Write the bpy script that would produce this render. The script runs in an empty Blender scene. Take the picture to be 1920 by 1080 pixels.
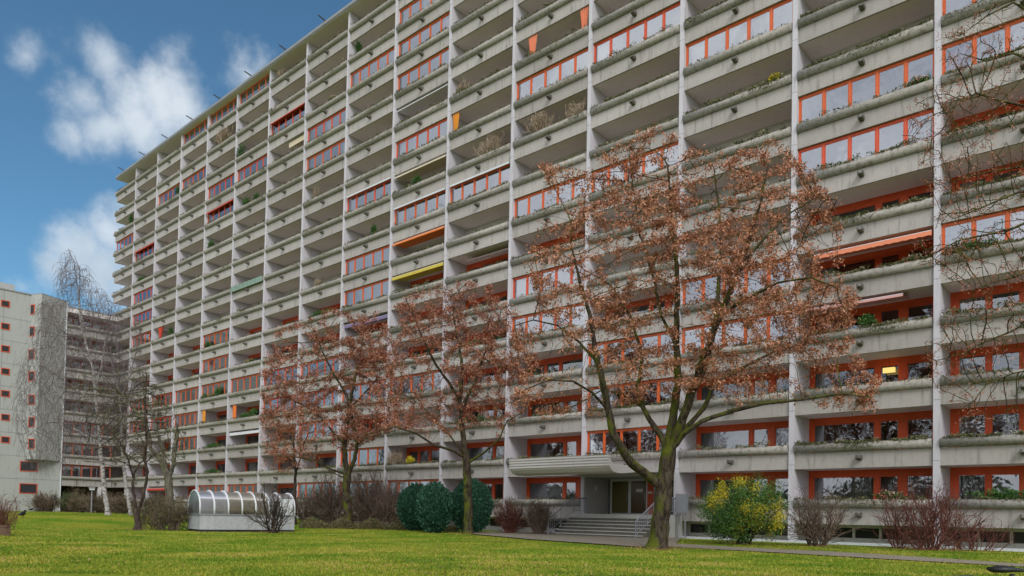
import bpy, math, random
import numpy as np
from mathutils import Vector, Matrix
rnd = random.Random(7); NR = np.random.RandomState(11)
scene = bpy.context.scene
COL = scene.collection

# ------------------------------------------------------------------ camera
EYE = 1.2
F = 1393.68; CY = 926.15; YAW = -0.73092; PITCH = 0.029517; ROLL = 0.020346
r0 = Vector((math.cos(YAW), -math.sin(YAW), 0)); f0 = Vector((math.sin(YAW), math.cos(YAW), 0)); u0 = Vector((0, 0, 1))
FW = math.cos(PITCH)*f0 + math.sin(PITCH)*u0
UPV = -math.sin(PITCH)*f0 + math.cos(PITCH)*u0
RT = math.cos(ROLL)*r0 + math.sin(ROLL)*UPV
UP = math.cos(ROLL)*UPV - math.sin(ROLL)*r0
CAM = Vector((0, 0, EYE))
cd = bpy.data.cameras.new('camera'); cam = bpy.data.objects.new('camera', cd); COL.objects.link(cam)
cd.sensor_width = 36; cd.lens = F*36/1920; cd.shift_y = (CY-540)/1920; cd.clip_start = 0.1; cd.clip_end = 5000
cam.matrix_world = Matrix(((RT.x, UP.x, -FW.x, CAM.x), (RT.y, UP.y, -FW.y, CAM.y), (RT.z, UP.z, -FW.z, CAM.z), (0, 0, 0, 1)))
scene.camera = cam

def ray(px, py):                                    # photo pixel (1920 x 1080) -> viewing direction, unit depth
    return FW + RT*((px-960)/F) + UP*((CY-py)/F)
def at(px, py, depth): return CAM + ray(px, py)*depth
def project(P):
    d = Vector(P)-CAM; z = d.dot(FW)
    return 960+F*d.dot(RT)/z, CY-F*d.dot(UP)/z, z

# ------------------------------------------------------------------ world, sun, exposure
SUN_EL, SUN_AZ = math.radians(40), math.radians(128)      # veiled sun from the right, in front of the facade
w = bpy.data.worlds.new('World'); scene.world = w; w.use_nodes = True
nt = w.node_tree; nt.nodes.clear()
def N(t, typ, **kw):
    n = t.nodes.new(typ)
    for k, v in kw.items():
        if k.startswith('i_'):
            n.inputs[int(k[2:]) if k[2:].isdigit() else k[2:].replace('_', ' ')].default_value = v
        else: setattr(n, k, v)
    return n
def L(t, a, b): t.links.new(a, b)
def mathn(t, op, a, b=None, c=None, clamp=False):
    n = t.nodes.new('ShaderNodeMath'); n.operation = op; n.use_clamp = clamp
    for i, v in enumerate((a, b, c)):
        if v is None: continue
        if isinstance(v, (int, float)): n.inputs[i].default_value = v
        else: t.links.new(v, n.inputs[i])
    return n.outputs[0]
def mixc(t, fac, a, b, mode='MIX'):
    n = t.nodes.new('ShaderNodeMix'); n.data_type = 'RGBA'; n.blend_type = mode
    for i, v in ((0, fac), (6, a), (7, b)):
        if isinstance(v, (int, float)): n.inputs[i].default_value = v
        elif isinstance(v, tuple): n.inputs[i].default_value = (*v, 1) if len(v) == 3 else v
        else: t.links.new(v, n.inputs[i])
    return n.outputs[2]
sky = N(nt, 'ShaderNodeTexSky', sky_type='NISHITA', sun_disc=False, sun_elevation=SUN_EL, sun_rotation=SUN_AZ, altitude=300, air_density=1.0, dust_density=0.6, ozone_density=2.5)
tc = N(nt, 'ShaderNodeTexCoord')
dirv = tc.outputs['Generated']
blobs = [(195, 110, 80), (140, 140, 50), (165, 185, 80), (235, 190, 100), (300, 190, 100), (335, 195, 70), (195, 235, 80), (140, 250, 55), (250, 225, 90),
         (48, 104, 44), (318, 102, 50), (465, 140, 55), (150, 470, 85), (215, 440, 70), (195, 500, 85), (100, 505, 60), (45, 540, 55)]
m = None
for (bx, by, br) in blobs:
    c = ray(bx, by).normalized(); c2 = ray(bx+br, by).normalized(); rad = (c-c2).length*1.12
    vm = N(nt, 'ShaderNodeVectorMath', operation='DISTANCE'); L(nt, dirv, vm.inputs[0]); vm.inputs[1].default_value = c
    v = mathn(nt, 'MULTIPLY_ADD', vm.outputs['Value'], -1.0/rad, 1.0)
    if br < 56: v = mathn(nt, 'MULTIPLY', v, 0.62)
    m = v if m is None else mathn(nt, 'MAXIMUM', m, v)
n1 = N(nt, 'ShaderNodeTexNoise', i_Scale=15.0, i_Detail=11.0, i_Roughness=0.58, i_Distortion=0.0); L(nt, dirv, n1.inputs['Vector'])
dens = mathn(nt, 'ADD', mathn(nt, 'MULTIPLY', mathn(nt, 'MAXIMUM', m, -0.6), 1.15), mathn(nt, 'MULTIPLY_ADD', n1.outputs[0], 2.3, -1.16))
mr = N(nt, 'ShaderNodeMapRange', interpolation_type='SMOOTHSTEP'); mr.inputs[1].default_value = 0.0; mr.inputs[2].default_value = 1.15; L(nt, dens, mr.inputs[0])
# broken cloud over the rest of the sky, behind and above the camera
n2 = N(nt, 'ShaderNodeTexNoise', i_Scale=2.6, i_Detail=8.0, i_Roughness=0.6); L(nt, dirv, n2.inputs['Vector'])
dp = N(nt, 'ShaderNodeVectorMath', operation='DOT_PRODUCT'); L(nt, dirv, dp.inputs[0]); dp.inputs[1].default_value = tuple(f0)
back = N(nt, 'ShaderNodeMapRange'); back.inputs[1].default_value = 0.35; back.inputs[2].default_value = -0.1; L(nt, dp.outputs['Value'], back.inputs[0])
n2r = N(nt, 'ShaderNodeMapRange', interpolation_type='SMOOTHSTEP'); n2r.inputs[1].default_value = 0.30; n2r.inputs[2].default_value = 0.55; L(nt, n2.outputs[0], n2r.inputs[0])
sxyz = N(nt, 'ShaderNodeSeparateXYZ'); L(nt, dirv, sxyz.inputs[0])
hzb = N(nt, 'ShaderNodeMapRange', interpolation_type='SMOOTHSTEP'); hzb.inputs[1].default_value = 0.30; hzb.inputs[2].default_value = 0.08; L(nt, sxyz.outputs[2], hzb.inputs[0])
bc = mathn(nt, 'MULTIPLY', back.outputs[0], mathn(nt, 'MAXIMUM', n2r.outputs[0], hzb.outputs[0]))
cl = mathn(nt, 'MAXIMUM', mathn(nt, 'MULTIPLY', mr.outputs[0], 0.85), mathn(nt, 'MULTIPLY', bc, 0.9), clamp=True)
skyc = mixc(nt, 1.0, sky.outputs[0], (0.235, 0.345, 0.355), 'MULTIPLY')
def ramp_(v, a, b):
    q = N(nt, 'ShaderNodeMapRange', interpolation_type='SMOOTHSTEP'); q.inputs[1].default_value = a; q.inputs[2].default_value = b; L(nt, v, q.inputs[0]); return q.outputs[0]
n3 = N(nt, 'ShaderNodeTexNoise', i_Scale=9.0, i_Detail=5.0); L(nt, dirv, n3.inputs['Vector'])
clc = mixc(nt, ramp_(n3.outputs[0], 0.3, 0.7), (1.7, 2.0, 2.3), (2.8, 2.95, 3.1))
clb = mixc(nt, ramp_(n3.outputs[0], 0.3, 0.7), (4.2, 4.2, 4.4), (6.0, 5.9, 5.9)); clc2 = mixc(nt, back.outputs[0], clc, clb)
mix = mixc(nt, cl, skyc, clc2)
bg = N(nt, 'ShaderNodeBackground'); bg.inputs[1].default_value = 0.14; L(nt, mix, bg.inputs[0])
wo = N(nt, 'ShaderNodeOutputWorld'); L(nt, bg.outputs[0], wo.inputs[0])
sl = bpy.data.lights.new('sun', 'SUN'); sl.energy = 0.8; sl.angle = math.radians(24); sl.color = (1.0, 0.97, 0.93)
so = bpy.data.objects.new('sun', sl); COL.objects.link(so)
sd = Vector((math.sin(SUN_AZ)*math.cos(SUN_EL), math.cos(SUN_AZ)*math.cos(SUN_EL), math.sin(SUN_EL)))
so.rotation_euler = sd.to_track_quat('Z', 'Y').to_euler(); so.location = sd*100
scene.view_settings.view_transform = 'Standard'; scene.view_settings.look = 'None'; scene.view_settings.exposure = 1.2; scene.view_settings.gamma = 1
scene.render.resolution_x = 1024; scene.render.resolution_y = 576

# ------------------------------------------------------------------ materials
MATS = {}
def new_mat(name, rough=0.8, spec=0.3):
    m = bpy.data.materials.new(name); m.use_nodes = True; t = m.node_tree
    b = t.nodes['Principled BSDF']; b.inputs['Roughness'].default_value = rough
    b.inputs['Specular IOR Level'].default_value = spec
    MATS[name] = m
    return m, t, b
def pos(t, sx=1, sy=1, sz=1):
    g = t.nodes.new('ShaderNodeNewGeometry'); mp = t.nodes.new('ShaderNodeMapping'); mp.inputs['Scale'].default_value = (sx, sy, sz)
    t.links.new(g.outputs['Position'], mp.inputs['Vector']); return mp.outputs[0]
def noise(t, vec, scale, detail=4, rough=0.55):
    n = N(t, 'ShaderNodeTexNoise'); n.inputs['Scale'].default_value = scale; n.inputs['Detail'].default_value = detail; n.inputs['Roughness'].default_value = rough
    t.links.new(vec, n.inputs['Vector']); return n.outputs[0]
def ramp(t, v, a, b, smooth=True):
    n = N(t, 'ShaderNodeMapRange'); n.interpolation_type = 'SMOOTHSTEP' if smooth else 'LINEAR'
    n.inputs[1].default_value = a; n.inputs[2].default_value = b; t.links.new(v, n.inputs[0]); return n.outputs[0]
def bump(t, b, h, strength=0.3, dist=0.02):
    n = N(t, 'ShaderNodeBump'); n.inputs['Strength'].default_value = strength; n.inputs['Distance'].default_value = dist
    t.links.new(h, n.inputs['Height']); t.links.new(n.outputs[0], b.inputs['Normal'])
def weathered(name, c1, c2, stain, streak=0.5, rough=0.85, scale=0.6, joints=False, moss=0, cellvar=0.0, blotch=0.0):
    m, t, b = new_mat(name, rough)
    n1 = noise(t, pos(t), scale, 6, 0.65)
    col = mixc(t, n1, c1, c2)
    st = noise(t, pos(t, 1, 1, 0.12), 5.0, 5, 0.6)          # vertical water streaks
    col = mixc(t, mathn(t, 'MULTIPLY', ramp(t, st, 0.5, 0.78), streak), col, stain)
    fine = noise(t, pos(t), 14, 5, 0.7)
    col = mixc(t, mathn(t, 'MULTIPLY', ramp(t, fine, 0.55, 0.85), 0.35), col, stain)
    if blotch:
        bl_ = noise(t, pos(t, 1, 1, 1), 5.0, 6, 0.8)
        col = mixc(t, mathn(t, 'MULTIPLY', ramp(t, bl_, 0.48, 0.62), blotch), col, stain)
    if cellvar:
        g = t.nodes.new('ShaderNodeNewGeometry'); mp = t.nodes.new('ShaderNodeMapping'); mp.inputs['Location'].default_value = (7.953/6.551+0.02, 0, -1.05/2.75+0.02); mp.inputs['Scale'].default_value = (1/6.551, 0.0, 1/2.75)
        t.links.new(g.outputs['Position'], mp.inputs['Vector']); fl = N(t, 'ShaderNodeVectorMath', operation='FLOOR'); t.links.new(mp.outputs[0], fl.inputs[0])
        wn = N(t, 'ShaderNodeTexWhiteNoise', noise_dimensions='3D'); t.links.new(fl.outputs[0], wn.inputs['Vector'])
        col = mixc(t, mathn(t, 'MULTIPLY', wn.outputs['Value'], cellvar), col, stain)
    if joints:
        g = t.nodes.new('ShaderNodeNewGeometry'); s = t.nodes.new('ShaderNodeSeparateXYZ'); t.links.new(g.outputs['Position'], s.inputs[0])
        fr = mathn(t, 'FRACT', mathn(t, 'DIVIDE', mathn(t, 'SUBTRACT', s.outputs[2], 1.105+0.2), 2.75))
        col = mixc(t, mathn(t, 'MULTIPLY', mathn(t, 'LESS_THAN', fr, 0.012), 0.6), col, (0.12, 0.12, 0.13))
    if moss:
        g = t.nodes.new('ShaderNodeNewGeometry'); s = t.nodes.new('ShaderNodeSeparateXYZ'); t.links.new(g.outputs['Normal'], s.inputs[0])
        mn = noise(t, pos(t), 3.5, 6, 0.75)
        f = mathn(t, 'MULTIPLY', ramp(t, s.outputs[2], 0.15, 0.8), ramp(t, mn, 0.40, 0.60))
        mc = mixc(t, noise(t, pos(t), 9, 4), (0.15, 0.145, 0.08), (0.26, 0.22, 0.17))
        col = mixc(t, mathn(t, 'MULTIPLY', f, moss), col, mc)
    t.links.new(col, b.inputs['Base Color'])
    bump(t, b, fine, 0.25, 0.01)
    return m
weathered('panel', (0.39, 0.365, 0.345), (0.51, 0.478, 0.455), (0.16, 0.145, 0.13), 0.75, cellvar=0.30, blotch=0.12)
weathered('ledge', (0.34, 0.32, 0.295), (0.46, 0.435, 0.40), (0.11, 0.10, 0.08), 0.6, moss=0.85, cellvar=0.25, blotch=0.55)
weathered('fin', (0.50, 0.485, 0.53), (0.60, 0.58, 0.62), (0.28, 0.27, 0.29), 0.5, joints=True)
weathered('plaster', (0.55, 0.53, 0.54), (0.63, 0.61, 0.61), (0.40, 0.38, 0.37), 0.25)
weathered('soffit', (0.72, 0.66, 0.66), (0.80, 0.74, 0.73), (0.36, 0.31, 0.28), 0.3)
weathered('tower', (0.35, 0.36, 0.345), (0.42, 0.43, 0.41), (0.20, 0.21, 0.19), 0.5, scale=0.25)
weathered('roofmetal', (0.22, 0.225, 0.23), (0.32, 0.325, 0.33), (0.14, 0.14, 0.14), 0.5, rough=0.6)
weathered('canopy', (0.50, 0.47, 0.47), (0.58, 0.55, 0.54), (0.30, 0.30, 0.27), 0.4)
weathered('stone', (0.38, 0.38, 0.36), (0.50, 0.50, 0.47), (0.10, 0.11, 0.06), 0.3, scale=1.5, moss=0.55)
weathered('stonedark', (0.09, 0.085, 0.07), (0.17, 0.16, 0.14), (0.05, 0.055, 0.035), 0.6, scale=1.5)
weathered('shelterbase', (0.34, 0.35, 0.38), (0.44, 0.45, 0.48), (0.17, 0.17, 0.16), 0.75, blotch=0.3)
weathered('kerb', (0.55, 0.58, 0.62), (0.66, 0.69, 0.72), (0.3, 0.3, 0.3), 0.3)
def plain(name, c, rough=0.6, spec=0.3, var=0.25, scale=3.0, metal=0.0):
    m, t, b = new_mat(name, rough, spec); b.inputs['Metallic'].default_value = metal
    n1 = noise(t, pos(t), scale, 5, 0.6)
    d = tuple(x*(1-var) for x in c); l = tuple(min(1, x*(1+var)) for x in c)
    t.links.new(mixc(t, n1, d, l), b.inputs['Base Color']); return m
plain('orange', (0.62, 0.115, 0.028), 0.45, 0.4, 0.15)
plain('red', (0.68, 0.095, 0.025), 0.45, 0.4, 0.2)
plain('wingred', (0.34, 0.085, 0.045), 0.6, 0.3, 0.3)
plain('redorange', (0.62, 0.085, 0.03), 0.45, 0.4, 0.15)
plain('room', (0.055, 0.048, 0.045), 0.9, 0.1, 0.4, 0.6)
plain('curtain', (0.62, 0.60, 0.58), 0.9, 0.1, 0.1, 2)
plain('greycurtain', (0.28, 0.26, 0.25), 0.9, 0.1, 0.2, 2)
plain('pinkcurtain', (0.55, 0.30, 0.38), 0.9, 0.1, 0.1, 2)
plain('blind', (0.33, 0.33, 0.34), 0.5, 0.4, 0.1, 2)
plain('whitemetal', (0.62, 0.64, 0.67), 0.4, 0.5, 0.08)
plain('greymetal', (0.24, 0.25, 0.28), 0.4, 0.5, 0.15)
plain('darkmetal', (0.05, 0.05, 0.055), 0.4, 0.5, 0.2)
plain('black', (0.018, 0.018, 0.02), 0.45, 0.4, 0.2)
plain('cloth_orange', (0.72, 0.20, 0.05), 0.85, 0.1, 0.15)
plain('cloth_salmon', (0.74, 0.26, 0.15), 0.85, 0.1, 0.12)
plain('cloth_pink', (0.62, 0.33, 0.31), 0.85, 0.1, 0.12)
plain('cloth_amber', (0.66, 0.28, 0.045), 0.85, 0.1, 0.15)
plain('cloth_yellow', (0.56, 0.44, 0.08), 0.85, 0.1, 0.15)
plain('cloth_cream', (0.60, 0.52, 0.38), 0.85, 0.1, 0.15)
plain('cloth_red', (0.50, 0.07, 0.045), 0.85, 0.1, 0.15)
plain('cloth_purple', (0.20, 0.16, 0.28), 0.85, 0.1, 0.15)
plain('cloth_green', (0.22, 0.31, 0.26), 0.85, 0.1, 0.3)
plain('cloth_brown', (0.24, 0.16, 0.14), 0.85, 0.1, 0.2)
plain('cloth_white', (0.66, 0.66, 0.68), 0.85, 0.1, 0.1)
plain('terracotta', (0.36, 0.14, 0.07), 0.8, 0.2, 0.2)
plain('soil', (0.07, 0.055, 0.035), 0.95, 0.1, 0.4, 6)
plain('oliveglass', (0.13, 0.115, 0.03), 0.2, 0.6, 0.15, 1)
plain('brownglass', (0.10, 0.06, 0.025), 0.2, 0.6, 0.2, 1)
plain('doorwall', (0.42, 0.40, 0.39), 0.7, 0.3, 0.12)
plain('timber', (0.16, 0.10, 0.07), 0.8, 0.2, 0.3)
plain('darkwindow', (0.035, 0.035, 0.04), 0.15, 0.6, 0.3, 1)
plain('paper', (0.7, 0.7, 0.68), 0.8, 0.1, 0.05)
def glassy(name, refl=0.5, tint=(0.80, 0.82, 0.95), through=(0.8, 0.8, 0.8), rough=0.015):
    m = bpy.data.materials.new(name); m.use_nodes = True; t = m.node_tree; t.nodes.clear()
    fr = N(t, 'ShaderNodeFresnel'); fr.inputs[0].default_value = 1.5
    fac = mathn(t, 'MULTIPLY_ADD', fr.outputs[0], 0.9, refl, clamp=True)
    g = N(t, 'ShaderNodeBsdfGlossy'); g.inputs['Color'].default_value = (*tint, 1); g.inputs['Roughness'].default_value = rough
    nb = N(t, 'ShaderNodeBump'); nb.inputs['Strength'].default_value = 0.3; nb.inputs['Distance'].default_value = 0.02
    t.links.new(noise(t, pos(t), 1.4, 2), nb.inputs['Height']); t.links.new(nb.outputs[0], g.inputs['Normal'])
    tr = N(t, 'ShaderNodeBsdfTransparent'); tr.inputs[0].default_value = (*through, 1)
    mx = N(t, 'ShaderNodeMixShader'); t.links.new(fac, mx.inputs[0]); t.links.new(tr.outputs[0], mx.inputs[1]); t.links.new(g.outputs[0], mx.inputs[2])
    o = N(t, 'ShaderNodeOutputMaterial'); t.links.new(mx.outputs[0], o.inputs[0]); MATS[name] = m
glassy('glass', 0.30, (0.82, 0.87, 0.94))
glassy('glass_low', 0.15, (0.82, 0.87, 0.94))
glassy('shelterglass', 0.16, (0.85, 0.84, 0.86), (0.56, 0.56, 0.58), 0.38)
glassy('sheltersmoked', 0.14, (0.75, 0.70, 0.6), (0.50, 0.46, 0.34), 0.4)
def leafmat(name, cols, rough=0.7, trans=0.15, scale=1.2, wr=0.75, wn=0.9, off=-0.32):
    m, t, b = new_mat(name, rough, 0.2)
    g = t.nodes.new('ShaderNodeNewGeometry')
    n1 = noise(t, pos(t), scale, 3)
    v = mathn(t, 'MULTIPLY_ADD', g.outputs['Random Per Island'], wr, mathn(t, 'MULTIPLY_ADD', n1, wn, off), clamp=True)
    cr = N(t, 'ShaderNodeValToRGB'); e = cr.color_ramp.elements
    while len(e) < len(cols): e.new(0.5)
    for i, c in enumerate(cols): e[i].position = i/(len(cols)-1); e[i].color = (*c, 1)
    t.links.new(v, cr.inputs[0]); t.links.new(cr.outputs[0], b.inputs['Base Color'])
    return m
leafmat('maple_keys', [(0.12, 0.045, 0.026), (0.29, 0.115, 0.06), (0.46, 0.20, 0.115), (0.66, 0.37, 0.25)])
leafmat('maple_keys_dark', [(0.10, 0.038, 0.026), (0.25, 0.092, 0.056), (0.39, 0.165, 0.105), (0.56, 0.30, 0.21)])
leafmat('conifer', [(0.008, 0.028, 0.016), (0.018, 0.065, 0.038), (0.04, 0.12, 0.075), (0.10, 0.22, 0.15)], 0.6, scale=5)
leafmat('shrub_green', [(0.02, 0.05, 0.012), (0.05, 0.12, 0.025), (0.09, 0.19, 0.04), (0.15, 0.26, 0.06)], 0.5)
leafmat('shrub_yellow', [(0.32, 0.30, 0.02), (0.50, 0.43, 0.03), (0.68, 0.55, 0.03), (0.78, 0.62, 0.06)], 0.5)
leafmat('dull_leaf', [(0.04, 0.045, 0.02), (0.09, 0.10, 0.04), (0.15, 0.12, 0.06), (0.22, 0.16, 0.09)], 0.7)
leafmat('trough', [(0.03, 0.045, 0.012), (0.06, 0.085, 0.025), (0.11, 0.12, 0.05), (0.24, 0.21, 0.12), (0.45, 0.40, 0.30)], 0.8)
leafmat('dry_plant', [(0.14, 0.10, 0.06), (0.26, 0.19, 0.12), (0.38, 0.30, 0.21), (0.45, 0.38, 0.30)], 0.8)
leafmat('potgreen', [(0.012, 0.04, 0.012), (0.03, 0.09, 0.02), (0.07, 0.16, 0.035), (0.13, 0.22, 0.06)], 0.6)
leafmat('flower', [(0.5, 0.08, 0.05), (0.7, 0.25, 0.2), (0.75, 0.5, 0.4), (0.8, 0.7, 0.6)], 0.6)
leafmat('red_twig', [(0.07, 0.028, 0.024), (0.13, 0.045, 0.038), (0.19, 0.07, 0.055), (0.24, 0.12, 0.09)], 0.6)
leafmat('brown_twig', [(0.07, 0.05, 0.04), (0.13, 0.09, 0.07), (0.20, 0.14, 0.11), (0.27, 0.20, 0.16)], 0.7)
leafmat('grey_twig', [(0.09, 0.07, 0.07), (0.14, 0.115, 0.115), (0.20, 0.165, 0.17), (0.27, 0.23, 0.24)], 0.7)
leafmat('grassblade', [(0.06, 0.12, 0.008), (0.125, 0.20, 0.014), (0.23, 0.26, 0.02), (0.38, 0.32, 0.06), (0.38, 0.27, 0.12)], 0.6, scale=0.45, wr=0.5, wn=1.7, off=-0.66)
leafmat('fallen', [(0.12, 0.06, 0.03), (0.24, 0.13, 0.06), (0.35, 0.22, 0.10), (0.42, 0.30, 0.16)], 0.8)
def bark(name, c1, c2, moss=0.8, mosscol=(0.13, 0.16, 0.02), sc=7.0):
    m, t, b = new_mat(name, 0.9, 0.1)
    n1 = noise(t, pos(t, 1, 1, 0.3), sc, 6, 0.7)
    col = mixc(t, ramp(t, n1, 0.35, 0.65), c1, c2)
    if moss:
        mn = noise(t, pos(t, 1, 1, 0.45), 2.2, 6, 0.7)
        g = t.nodes.new('ShaderNodeNewGeometry'); s = t.nodes.new('ShaderNodeSeparateXYZ'); t.links.new(g.outputs['Normal'], s.inputs[0])
        v = mathn(t, 'ADD', mn, mathn(t, 'MULTIPLY_ADD', s.outputs[0], -0.10, mathn(t, 'MULTIPLY', s.outputs[2], 0.12)))
        col = mixc(t, mathn(t, 'MULTIPLY', ramp(t, v, 0.42, 0.60), moss), col, mosscol)
    t.links.new(col, b.inputs['Base Color']); bump(t, b, n1, 0.9, 0.04); return m
bark('bark_moss', (0.02, 0.015, 0.011), (0.085, 0.065, 0.048), 0.9, (0.085, 0.10, 0.009), 9)
bark('bark_grey', (0.07, 0.062, 0.05), (0.18, 0.16, 0.13), 0.6, (0.11, 0.12, 0.03))
bark('bark_dark', (0.03, 0.022, 0.02), (0.085, 0.06, 0.052), 0.25)
m_, t_, b_ = new_mat('bark_birch', 0.8, 0.2)
bn = noise(t_, pos(t_, 2.5, 2.5, 9), 1.3, 5, 0.7)
t_.links.new(mixc(t_, ramp(t_, bn, 0.50, 0.60), (0.42, 0.39, 0.38), (0.06, 0.05, 0.05)), b_.inputs['Base Color'])
# ground materials
m_, t_, b_ = new_mat('lawn', 0.95, 0.05)
g1 = noise(t_, pos(t_), 0.22, 6, 0.62); g2 = noise(t_, pos(t_), 3.0, 6, 0.75); g3 = noise(t_, pos(t_), 26.0, 3, 0.7)
c = mixc(t_, ramp(t_, g1, 0.38, 0.62), (0.095, 0.20, 0.008), (0.25, 0.27, 0.028))
c = mixc(t_, mathn(t_, 'MULTIPLY', ramp(t_, g2, 0.48, 0.75), 0.6), c, (0.33, 0.29, 0.08))
g4 = noise(t_, pos(t_), 0.55, 5, 0.7)
c = mixc(t_, mathn(t_, 'MULTIPLY', ramp(t_, g4, 0.58, 0.72), 0.7), c, (0.20, 0.15, 0.06))
c = mixc(t_, mathn(t_, 'MULTIPLY', ramp(t_, g3, 0.45, 0.7), 0.55), c, (0.07, 0.13, 0.008))
t_.links.new(c, b_.inputs['Base Color']); bump(t_, b_, g3, 0.8, 0.05)
m_, t_, b_ = new_mat('pathmat', 0.9, 0.2)
g1 = noise(t_, pos(t_), 0.9, 6, 0.7); g3 = noise(t_, pos(t_), 30, 3, 0.7)
c = mixc(t_, g1, (0.19, 0.165, 0.125), (0.33, 0.29, 0.235)); c = mixc(t_, mathn(t_, 'MULTIPLY', ramp(t_, g1, 0.5, 0.68), 0.5), c, (0.13, 0.14, 0.06))
c = mixc(t_, mathn(t_, 'MULTIPLY', g3, 0.3), c, (0.1, 0.1, 0.09)); t_.links.new(c, b_.inputs['Base Color']); bump(t_, b_, g3, 0.4, 0.01)

# ------------------------------------------------------------------ object helpers
WL = {}
def tag(o, label=None, cat=None, group=None, kind=None):
    if label: o['label'] = label
    if cat: o['category'] = cat
    if group: o['group'] = group
    if kind: o['kind'] = kind
    return o
def empty(name, loc, rz=0.0, label=None, cat=None, group=None):
    o = bpy.data.objects.new(name, None); COL.objects.link(o); o.location = loc; o.rotation_euler[2] = rz; WL[o] = (Vector(loc), rz)
    o.empty_display_size = 0.3
    return tag(o, label, cat, group)
def link(name, me, loc=(0, 0, 0), parent=None):
    o = bpy.data.objects.new(name, me); COL.objects.link(o); o.location = loc
    if parent: o.parent = parent
    return o
class MB:
    def __init__(s): s.v = []; s.f = []; s.m = []
    def add(s, vs, fs, mi=0):
        b = len(s.v); s.v += [tuple(v) for v in vs]; s.f += [tuple(i+b for i in f) for f in fs]; s.m += [mi]*len(fs); return s
    def box(s, x0, x1, y0, y1, z0, z1, mi=0):
        return s.add([(x0, y0, z0), (x1, y0, z0), (x1, y1, z0), (x0, y1, z0), (x0, y0, z1), (x1, y0, z1), (x1, y1, z1), (x0, y1, z1)],
                     [(0, 3, 2, 1), (4, 5, 6, 7), (0, 1, 5, 4), (1, 2, 6, 5), (2, 3, 7, 6), (3, 0, 4, 7)], mi)
    def extrude(s, prof, x0, x1, mi=0):               # profile of (y,z), anticlockwise seen from +x
        n = len(prof); vs = [(x0, y, z) for y, z in prof]+[(x1, y, z) for y, z in prof]
        fs = [(i, (i+1) % n, n+(i+1) % n, n+i) for i in range(n)]+[tuple(reversed(range(n))), tuple(range(n, 2*n))]
        return s.add(vs, fs, mi)
    def tube(s, pts, r, n=8, mi=0, cap=True):
        pts = [Vector(p) for p in pts]; rs = r if isinstance(r, (list, tuple)) else [r]*len(pts)
        b = len(s.v); prevx = None
        for i, p in enumerate(pts):
            d = (pts[min(i+1, len(pts)-1)]-pts[max(i-1, 0)]).normalized()
            x = prevx if prevx else (Vector((0, 0, 1)) if abs(d.z) < 0.9 else Vector((1, 0, 0)))
            x = (x-d*x.dot(d)).normalized(); y = d.cross(x); prevx = x
            for k in range(n):
                a = 2*math.pi*k/n; s.v.append(tuple(p+(x*math.cos(a)+y*math.sin(a))*rs[i]))
        for i in range(len(pts)-1):
            for k in range(n):
                s.f.append((b+i*n+k, b+i*n+(k+1) % n, b+(i+1)*n+(k+1) % n, b+(i+1)*n+k)); s.m.append(mi)
        if cap:
            s.f.append(tuple(b+k for k in reversed(range(n)))); s.m.append(mi)
            e = b+(len(pts)-1)*n; s.f.append(tuple(e+k for k in range(n))); s.m.append(mi)
        return s
    def merge(s, o, off=(0, 0, 0), mioff=0):
        b = len(s.v); s.v += [(x+off[0], y+off[1], z+off[2]) for x, y, z in o.v]; s.f += [tuple(i+b for i in f) for f in o.f]; s.m += [i+mioff for i in o.m]; return s
    def mesh(s, name, mats, smooth=False):
        me = bpy.data.meshes.new(name); me.from_pydata(s.v, [], s.f)
        for m in mats: me.materials.append(MATS[m])
        me.polygons.foreach_set('material_index', s.m)
        if smooth: me.polygons.foreach_set('use_smooth', [True]*len(s.f))
        me.update(); return me
    def build(s, name, mats, parent=None, loc=(0, 0, 0), smooth=False):
        if isinstance(mats, str): mats = [mats]
        return link(name, s.mesh(name, mats, smooth), loc, parent)
def arrmesh(name, V, k, mat, smooth=False):            # V: (n,k,3) separate k-gons
    V = np.asarray(V, np.float32); n = V.shape[0]
    me = bpy.data.meshes.new(name); me.vertices.add(n*k); me.vertices.foreach_set('co', V.reshape(-1))
    me.loops.add(n*k); me.loops.foreach_set('vertex_index', np.arange(n*k, dtype=np.int32))
    me.polygons.add(n); me.polygons.foreach_set('loop_start', np.arange(0, n*k, k, dtype=np.int32))
    me.materials.append(MATS[mat]); me.update(calc_edges=True); return me
def quads(C, size, aspect=1.6, droop=0.0, rs=NR):      # random little leaf quads round centres C
    n = len(C); a = rs.normal(size=(n, 3)); a[:, 2] -= droop; a /= np.linalg.norm(a, axis=1)[:, None]
    b = np.cross(a, rs.normal(size=(n, 3))); b /= np.linalg.norm(b, axis=1)[:, None]+1e-9
    s = np.broadcast_to(size, (n,))[:, None]*(0.6+0.8*rs.rand(n, 1)); a = a*s*aspect; b = b*s
    C = np.asarray(C)
    return np.stack([C-b*0.5, C+a*0.5-b*0.15, C+a+b*0.1, C+a*0.5+b*0.6], 1)

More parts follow.
